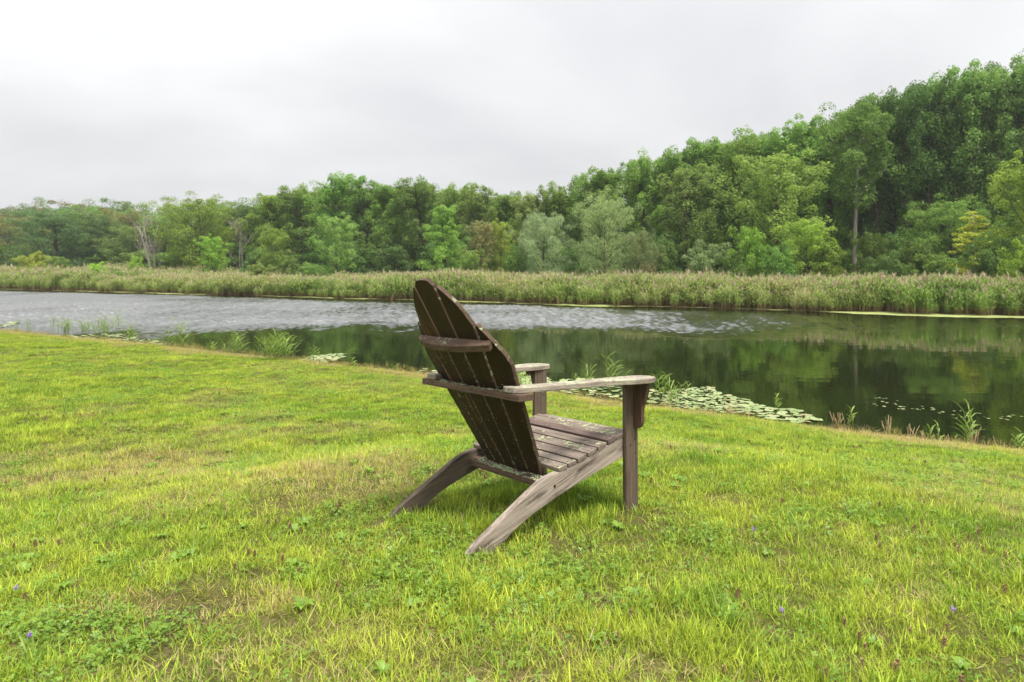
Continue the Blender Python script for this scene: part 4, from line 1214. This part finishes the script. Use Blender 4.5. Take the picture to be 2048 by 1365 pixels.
SPR = [(34, 664, 26, 2, 'short reed shoot close to the left edge of the photo'), (62, 668, 30, 2, 'small reed shoot, second from the left edge'), (110, 664, 34, 3, 'thin upright reed left of the first bushy clump'),
       (135, 670, 40, 9, 'bushy pale green reed clump, leftmost of the clumps'), (172, 670, 34, 7, 'low spreading reed between the two bushy left clumps'), (208, 676, 46, 11, 'widest reed clump of the left shore'),
       (238, 672, 54, 2, 'tall thin reed rising above the widest left clump'), (258, 684, 42, 4, 'straggly bent reed right of the widest left clump'), (336, 696, 40, 2, 'lone forked reed in dark water left of centre-left'),
       (362, 698, 56, 5, 'arching reed with leaves blown to one side'), (425, 706, 24, 4, 'low reed tuft left of the grassy clump'), (468, 710, 46, 11, 'grassy reed clump left of the fullest one'),
       (528, 716, 44, 5, 'slender reed touching the left of the fullest clump'), (556, 724, 56, 15, 'fullest reed clump on the shore left of the chair'), (626, 722, 30, 3, 'small reed among the bright lily pads'),
       (705, 736, 22, 3, 'short reed blades right of the bright lily pads'), (792, 748, 26, 2, 'short reed stalks left of the chair back'), (1040, 772, 52, 6, 'reed showing between chair back and far arm'),
       (1150, 775, 36, 2, 'short reed right of the far front leg'), (1178, 778, 60, 3, 'leaning reed behind the middle of the near arm'), (1216, 780, 84, 4, 'tallest feathery reed behind the near arm'),
       (1252, 776, 40, 3, 'short reed near the front end of the near arm'), (1328, 800, 64, 6, 'leafy reed just beyond the front end of the near arm'), (1340, 812, 60, 4, 'reed at the left border of the dense lily pad mat'),
       (1376, 800, 42, 1, 'single upright blade in the dense lily pad mat'), (1552, 818, 36, 2, 'forked reed right of the dense lily pad mat'), (1706, 852, 46, 2, 'thin reed beside the pale trunk reflection'),
       (1878, 888, 52, 2, 'forked bright reed left of the tall reed on the right shore'), (1942, 892, 104, 4, 'tall reed with dry stubs standing in water at right'), (1910, 890, 26, 2, 'short shoots left of the tall reed at right'),
       (2042, 902, 52, 3, 'reed cut by the right edge of the photo')]
for px, py, h_, n, lab in SPR: sprout(px, py, h_ * (1.25 if px < 720 else 1.05), int(n * (1.5 if px < 720 else 1)), lab, .05 + .014 * n)

def stubs(px, py, hpx, n, label, spread):
    x, y = on_water(px, py); r = empty('dry_stubs', (x, y, -.03)); tag(r, label, 'dry stalks', 'cut dry stalks at the right shore')
    rng = np.random.default_rng(int(px))
    for i in range(n):
        H = hpx / F * y * (.45 + .55 * rng.random()) + .03; a = rng.random() * 6.28; q = spread * math.sqrt(rng.random())
        p0 = np.array([math.cos(a) * q, math.sin(a) * q, 0]); tv, tq, tt = tube([p0, p0 + [rng.normal() * .03, rng.normal() * .03, H]], [.0036, .0026], 5)
        mesh_obj('stalk', fast_mesh('stalk', tv, [tq, tt], {'bl': ('FLOAT', np.full(len(tv), rng.random()))}, m_stub), r)
for px, py, h_, n, lab, sp_ in ((1680, 846, 22, 14, 'tangled dry stalks left of the thin reed by the trunk reflection', .10), (1776, 864, 36, 7, 'upright brown stubs in the middle of the right shore', .06),
                          (1818, 872, 24, 6, 'pair of low brown stubs right of the upright stubs', .06), (1850, 876, 20, 7, 'short brown stubs left of the forked bright reed', .08),
                          (1942, 893, 44, 10, 'dry brown stubs around the foot of the tall reed at right', .045), (2000, 898, 24, 2, 'single brown stub near the right edge', .02),
                          (1462, 828, 18, 6, 'reddish dry stalks at the border of the lily pad mat', .05), (1600, 838, 20, 5, 'thin dry stalks at the end of the lily pads', .10)):
    stubs(px, py, h_, n, lab, sp_)

# ------------------------------------------------------------------ the lawn
rng = np.random.default_rng(55)
src = []
for i in range(5): src.append(blade_mesh('tuft', 56, .050, .012, .042, .0024, rng, 3, .75, .9, m_grass))         # 0-4 short turf
for i in range(3): src.append(blade_mesh('tuft', 32, .040, .028, .066, .0027, rng, 3, .55, .9, m_grass))         # 5-7 longer tufts
for i in range(3): src.append(blade_mesh('tuft', 34, .060, .02, .065, .0015, rng, 3, .9, .5, m_grass, .35))        # 8-10 wiry, flattened
def clover(rng):
    V, T, bl, tip = [], [], [], []
    for i in range(26):
        a = rng.random() * 6.28; q = .055 * math.sqrt(rng.random()); c = np.array([math.cos(a) * q, math.sin(a) * q, .012 + .028 * rng.random()]); nn = np.array([rng.normal() * .35, rng.normal() * .35, 1]); nn /= np.linalg.norm(nn)
        e1 = np.cross(nn, [0, 1, .1]); e1 /= np.linalg.norm(e1); e2 = np.cross(nn, e1); b = rng.random(); th0 = rng.random() * 2
        for k in range(3):
            th = th0 + k * 2.094; d = e1 * math.cos(th) + e2 * math.sin(th); sd_ = -e1 * math.sin(th) + e2 * math.cos(th); s_ = .0042 + .003 * rng.random(); o = len(V)
            V += [c, c + d * s_ * .7 + sd_ * s_ * .55 + nn * .001, c + d * s_ * 1.3, c + d * s_ * .7 - sd_ * s_ * .55 + nn * .001]; T.append((o, o + 1, o + 2, o + 3)); bl += [b] * 4; tip += [1] * 4
    return fast_mesh('clover', np.array(V), np.array(T), {'bl': ('FLOAT', bl), 'tip': ('FLOAT', tip)}, m_clover)
for i in range(2): src.append(clover(rng))                                                                       # 11-12 clover
def seedhead(rng):
    H = .018 + .018 * rng.random(); tv, tq, tt = tube([(0, 0, 0), (.004, 0, H)], [.0012, .001], 4); V = [tv]; Q = [tq]; T = [tt]; o = len(tv); bl = [np.full(len(tv), .9)]
    for k in range(26):
        z_ = H - .004 + .022 * (k / 26); a = k * 2.4; d = np.array([math.cos(a), math.sin(a), .35]); c = np.array([.004, 0, z_]); r_ = .0062 * (1 - .45 * k / 26)
        s = np.array([-d[1], d[0], 0]) * .0026
        V.append(np.array([c, c + d * r_ + s, c + d * r_ * 1.1 + [0, 0, .003], c + d * r_ - s])); Q.append(np.array([[o, o + 1, o + 2, o + 3]])); o += 4; bl.append(np.full(4, rng.random()))
    return fast_mesh('seed_head', np.concatenate(V), [np.concatenate(Q), T[0]], {'bl': ('FLOAT', np.concatenate(bl)), 'tip': ('FLOAT', np.ones(o))}, m_seed)
for i in range(2): src.append(seedhead(rng))                                                                     # 13-14 brown self-heal heads
def plantain(rng):
    V, Q, bl, tip = [], [], [], []
    for i in range(7):
        a = i * .9 + rng.random() * .4; d = np.array([math.cos(a), math.sin(a), 0]); s = np.array([-d[1], d[0], 0]); L = .022 + .02 * rng.random(); w = .0045 + .003 * rng.random(); o = len(V); b = rng.random()
        for k in range(5):
            u = k / 4; p_ = d * L * u + np.array([0, 0, .006 + L * .55 * math.sin(u * 2.2)]); ww = w * math.sin(math.pi * min(.98, .08 + .9 * u)) + .001
            V += [p_ - s * ww, p_ + s * ww]; bl += [b, b]; tip += [1, 1]
        for k in range(4): Q.append((o + 2 * k, o + 2 * k + 1, o + 2 * k + 3, o + 2 * k + 2))
    return fast_mesh('broadleaf', np.array(V), np.array(Q), {'bl': ('FLOAT', bl), 'tip': ('FLOAT', tip)}, m_clover)
src.append(plantain(rng))                                                                                        # 15 broad leaved weed
src.append(blade_mesh('straw', 5, .09, .06, .15, .0022, rng, 3, .2, .25, m_stub, 1.25))                          # 16 fallen straw
for i in range(2): src.append(blade_mesh('thatch', 34, .07, .015, .045, .0022, rng, 2, .3, .3, m_stub, 1.15))            # 17-18 dead thatch

def lawn_points(y0, y1, dens, smin):
    A = []
    w = lambda y: .82 * y + 1.1
    n = int(dens * (y1 - y0) * 2 * w(y1)); x = rng.uniform(-w(y1), w(y1), n); y = rng.uniform(y0, y1, n)
    m = np.abs(x) < w(y); x, y = x[m], y[m]
    s = seg_sd(np.column_stack([x, y]), SHORE); m = s > smin
    return x[m], y[m], s[m]
XS = [lawn_points(.7, 2.4, 1600, .02), lawn_points(2.4, 4.6, 1300, .02), lawn_points(4.6, 9, 950, .02), lawn_points(9, 20, 560, .02)]
x = np.concatenate([q[0] for q in XS]); y = np.concatenate([q[1] for q in XS]); s = np.concatenate([q[2] for q in XS])
zone = np.concatenate([np.full(len(q[0]), i) for i, q in enumerate(XS)])
n = len(x); u = rng.random(n)
dryf = fbm(x * 1.3 + 40, y * 1.3, 4); longf = fbm(x * 1.1 + 90, y * 1.1 + 13, 3); cl = fbm(x * 1.8 + 7, y * 1.8 + 77, 3); sh = fbm(x * 1.2 + 200, y * 1.2 + 5, 3)
dry = np.clip((dryf - .43) * 1.7, 0.03, .75) * (.5 + rng.random(n)) * np.array([1, .95, .5, .3])[zone] * (.35 + .65 * sstep(1.75, 2.3, y + (fbm(x * 2, y * 2 + 60, 2) - .5) * .8)) * (1.25 - .45 * sstep(-1.0, 1.2, x))
dry = np.clip(dry + .8 * (1 - sstep(.1, 1.0, s + (fbm(x * 1.6, y * 1.6 + 20, 3) - .42) * 1.8)), .03, .92)
idx = rng.integers(0, 5, n)
wiry = u < .16 + .5 * sstep(.5, .65, dryf); idx = np.where(wiry, rng.integers(8, 11, n), idx)
lng = (rng.random(n) < .10 + .75 * sstep(.54, .66, longf)); idx = np.where(lng & ~wiry, rng.integers(5, 8, n), idx)
cx_, cy_ = ray_ground(150, 1270)
ce = np.hypot((x - cx_) / .42, (y - cy_) / .20)
clv = (rng.random(n) < .02 + .16 * sstep(.58, .70, cl)) | (rng.random(n) < .36 * (1 - sstep(.3, 1.3, ce)))
idx = np.where(clv & (s > .8), rng.integers(11, 13, n), idx)
idx = np.where((rng.random(n) < .010) & (s > 1.0), 15, idx)
seed = (rng.random(n) < .003 + .035 * sstep(.58, .70, sh)) & (s > 1.2) & (zone < 3); idx = np.where(seed, rng.integers(13, 15, n), idx)
idx = np.where(rng.random(n) < .012 + .05 * sstep(.55, .7, dryf), 16, idx)
idx = np.where(rng.random(n) < (.10 + .25 * sstep(.45, .65, dryf)) * np.array([.6, .7, .3, .12])[zone], rng.integers(17, 19, n), idx)
# the worn hollow keeps only a few wiry blades, and rings of wear lie where feet go
e = np.hypot((x - HOLLOW[0]) / .16, (y - HOLLOW[1]) / .05) + (fbm(x * 14, y * 14, 2) - .5) * .9
keep = (e > 1.0) | (rng.random(n) < .09)
thin = sstep(.54, .70, fbm(x * 3.4 + 300, y * 3.4, 3)) * np.array([.45, .45, .12, .0])[zone]
keep &= rng.random(n) > thin
dry = np.where((e > .8) & (e < 2.2), np.maximum(dry, .55), dry)
sc = np.array([.92, .92, .92, .95])[zone] * (.75 + .5 * rng.random(n))
# longer, less dry grass under the chair puts contact shade into its tone
lc = (np.array([x - CHAIR_T[0], y - CHAIR_T[1]]).T) @ CHAIR_R[:2, :2]
under = (np.abs(lc[:, 0]) < .34) & (lc[:, 1] > -.82) & (lc[:, 1] < .12)
foot = (np.abs(np.abs(lc[:, 0]) - .258) < .085) & (lc[:, 1] < -.58) & (lc[:, 1] > -.93)
sc = sc * np.where(foot, .74, np.where(under, 1.18, 1.0)); dry = np.where(under, dry * .3, dry)
idx = np.where(under & (idx < 5) & (rng.random(n) < .4), 5 + idx % 3, idx)
sc = sc * (1 + .25 * (1 - sstep(.1, .7, s)) * (y < 9))
sel = np.where(keep)[0]
x, y, s, idx, sc, dry = x[sel], y[sel], s[sel], idx[sel], sc[sel], dry[sel]
n = len(x); z = gz(x, y)
sz = sc * (.85 + .3 * rng.random(n))
scatter('lawn_grass', np.column_stack([x, y, z - .002]), {
    'rot': ('FLOAT_VECTOR', np.column_stack([rng.normal(size=n) * .10, rng.normal(size=n) * .10, rng.random(n) * 6.28])),
    'scl': ('FLOAT_VECTOR', np.column_stack([sc, sc, sz])), 'idx': ('INT', idx), 'rnd': ('FLOAT', rng.random(n)), 'dry': ('FLOAT', dry)},
    src, m_grass, 'yellow-green rough lawn grass with dry straw, clover and brown seed heads', 'grass')

# litter and rank grass along the near waterline
rng = np.random.default_rng(91)
t_ = rng.random(2600); L_ = SHORE[2:13]; cum = np.concatenate([[0], np.cumsum(np.hypot(*np.diff(L_, axis=0).T))]); q_ = t_ ** .7 * 0 + rng.random(2600) * cum[-1]
bx = np.interp(q_, cum, L_[:, 0]); by = np.interp(q_, cum, L_[:, 1]); off_ = rng.normal(size=2600) * .16 - .06
x = bx + off_ * -.52 * 1; y = by - off_ * .85
ds = seg_sd(np.column_stack([x, y]), SHORE)
m_ = (fbm(x * 1.2 + 11, y * 1.2, 3) > .40) & (ds < .35); x, y, ds = x[m_], y[m_], ds[m_]; n = len(x)
src2 = [blade_mesh('litter', 6, .10, .07, .20, .0035, rng, 3, .2, .2, m_stub, 1.3), blade_mesh('litter', 9, .07, .04, .10, .003, rng, 2, .3, .2, m_stub, 1.2),
        blade_mesh('rank_grass', 16, .04, .06, .15, .0038, rng, 4, .40, .8, m_fringe), blade_mesh('rank_grass', 12, .04, .05, .12, .003, rng, 4, .6, .8, m_fringe)]
k_ = rng.random(n); ix = np.where(k_ < .4, 0, np.where(k_ < .66, 1, np.where(k_ < .84, 2, 3)))
ss_ = rng.uniform(.6, 1.05, n); zz = np.maximum(gz(x, y), .003)
scatter('shore_litter', np.column_stack([x, y, zz]), {
    'rot': ('FLOAT_VECTOR', np.column_stack([rng.normal(size=n) * .05, rng.normal(size=n) * .05, rng.random(n) * 6.28])),
    'scl': ('FLOAT_VECTOR', np.column_stack([ss_, ss_, ss_])), 'idx': ('INT', ix), 'rnd': ('FLOAT', rng.random(n)), 'dry': ('FLOAT', rng.random(n) * .8)},
    src2, m_stub, 'dry stalks and rank grass littering the near waterline', 'litter')

# taller tufts that stand out of the lawn
def tall_tuft(px, py, hpx, n, wid, label, lean=.35, mat=None, name='grass_tuft'):
    x, y = ray_ground(px, py); h = hpx / F * y; rg = np.random.default_rng(px)
    r = empty(name, (x, y, float(gz(np.array([x]), np.array([y]))[0]))); tag(r, label, 'grass tuft', 'taller tufts standing out of the lawn')
    for i in range(n):
        me = blade_mesh('blade', 1, .012 + .002 * n, h * .75, h * 1.25, wid, rg, 5, lean, .7, mat or m_sprout)
        a = me.attributes.new('h', 'FLOAT', 'POINT'); a.data.foreach_set('value', np.ones(len(me.vertices), np.float32))
        o = mesh_obj('blade', me, r)
for a in ((395, 1118, 52, 5, .011, 'broad pale blades in the lawn above the bare patch of soil'), (1590, 1050, 40, 5, .006, 'bright upright grass tuft right of the chair leg foot'),
          (660, 918, 44, 26, .004, 'fine bright grass tuft left of the chair, halfway to the left shore'), (1455, 1240, 66, 9, .006, 'coarse grass tuft low in the right half of the lawn'),
          (130, 828, 46, 6, .006, 'thin tall blades in the lawn near the left edge'), (215, 830, 30, 14, .006, 'dark green grass tuft in the left lawn'),
          (545, 818, 26, 16, .005, 'dark tuft in the left lawn nearer the shore'), (1215, 1060, 44, 6, .007, 'pale upright blades below the front leg of the chair'),
          (820, 1040, 30, 16, .004, 'grass growing against the left back foot of the chair'), (1265, 1030, 24, 18, .004, 'grass growing against the near front leg of the chair'),
          (1610, 1085, 62, 3, .010, 'single broad bright blade in the right lawn'), (960, 1330, 40, 12, .005, 'grass tuft at the bottom of the photo below the chair'),
          (60, 1330, 62, 14, .006, 'coarse bright tuft in the lower left corner'), (1975, 1140, 50, 5, .010, 'broad blade tuft near the right edge of the lawn')):
    tall_tuft(*a)

# a few self-heal flowers still in bloom
def flower(px, py, label):
    x, y = ray_ground(px, py + 14); z = float(gz(np.array([x]), np.array([y]))[0]); r = empty('purple_flower', (x, y, z - .005)); r.scale = (.62, .62, .75); tag(r, label, 'flower', 'purple flowers in the lawn')
    rg = np.random.default_rng(px); tv, tq, tt = tube([(0, 0, 0), (.003, 0, .03), (.004, 0, .055)], [.0014, .0012, .001], 5)
    mesh_obj('stem', fast_mesh('stem', tv, [tq, tt], {'h': ('FLOAT', np.ones(len(tv))), 'bl': ('FLOAT', np.full(len(tv), .4))}, m_sprout), r)
    for k in range(7):
        a_ = k * 2.4; d = np.array([math.cos(a_), math.sin(a_), .5]); c = np.array([.004, 0, .050 + .002 * k]); sd_ = np.array([-d[1], d[0], 0]) * .0042
        V = np.array([c, c + d * .007 + sd_, c + d * .012 + [0, 0, .004], c + d * .007 - sd_])
        mesh_obj('petal', fast_mesh('petal', V, np.array([[0, 1, 2, 3]]), {'bl': ('FLOAT', np.full(4, rg.random()))}, m_purple), r)
for a in ((57, 1286, 'purple flower in the lower left corner of the lawn'), (1905, 1224, 'purple flower near the lower right of the lawn'), (1506, 1066, 'purple flower in the lawn right of the chair'), (1562, 1236, 'pale purple flower among brown seed heads in the right lawn'), (30, 1190, 'pale lilac flower at the left edge of the lawn')):
    flower(*a)

# thin summer haze over the pond and the wood
hb = bmesh.new(); bmesh.ops.create_cube(hb, size=1.0)
hm = bpy.data.meshes.new('haze'); hb.to_mesh(hm); hb.free()
m_haze, t = new_mat('haze_air')
pv = N(t, 'ShaderNodeVolumePrincipled'); pv.inputs['Color'].default_value = (.93, .96, 1.0, 1); pv.inputs['Density'].default_value = .0007; pv.inputs['Anisotropy'].default_value = .2
ho = N(t, 'ShaderNodeOutputMaterial'); t.links.new(pv.outputs[0], ho.inputs['Volume'])
hm.materials.append(m_haze)
hz = mesh_obj('haze', hm); hz.location = (0, 420, 11.5); hz.scale = (1460, 1000, 26)
tag(hz, 'pale thin haze hanging over pond and wood', 'haze', kind='stuff')
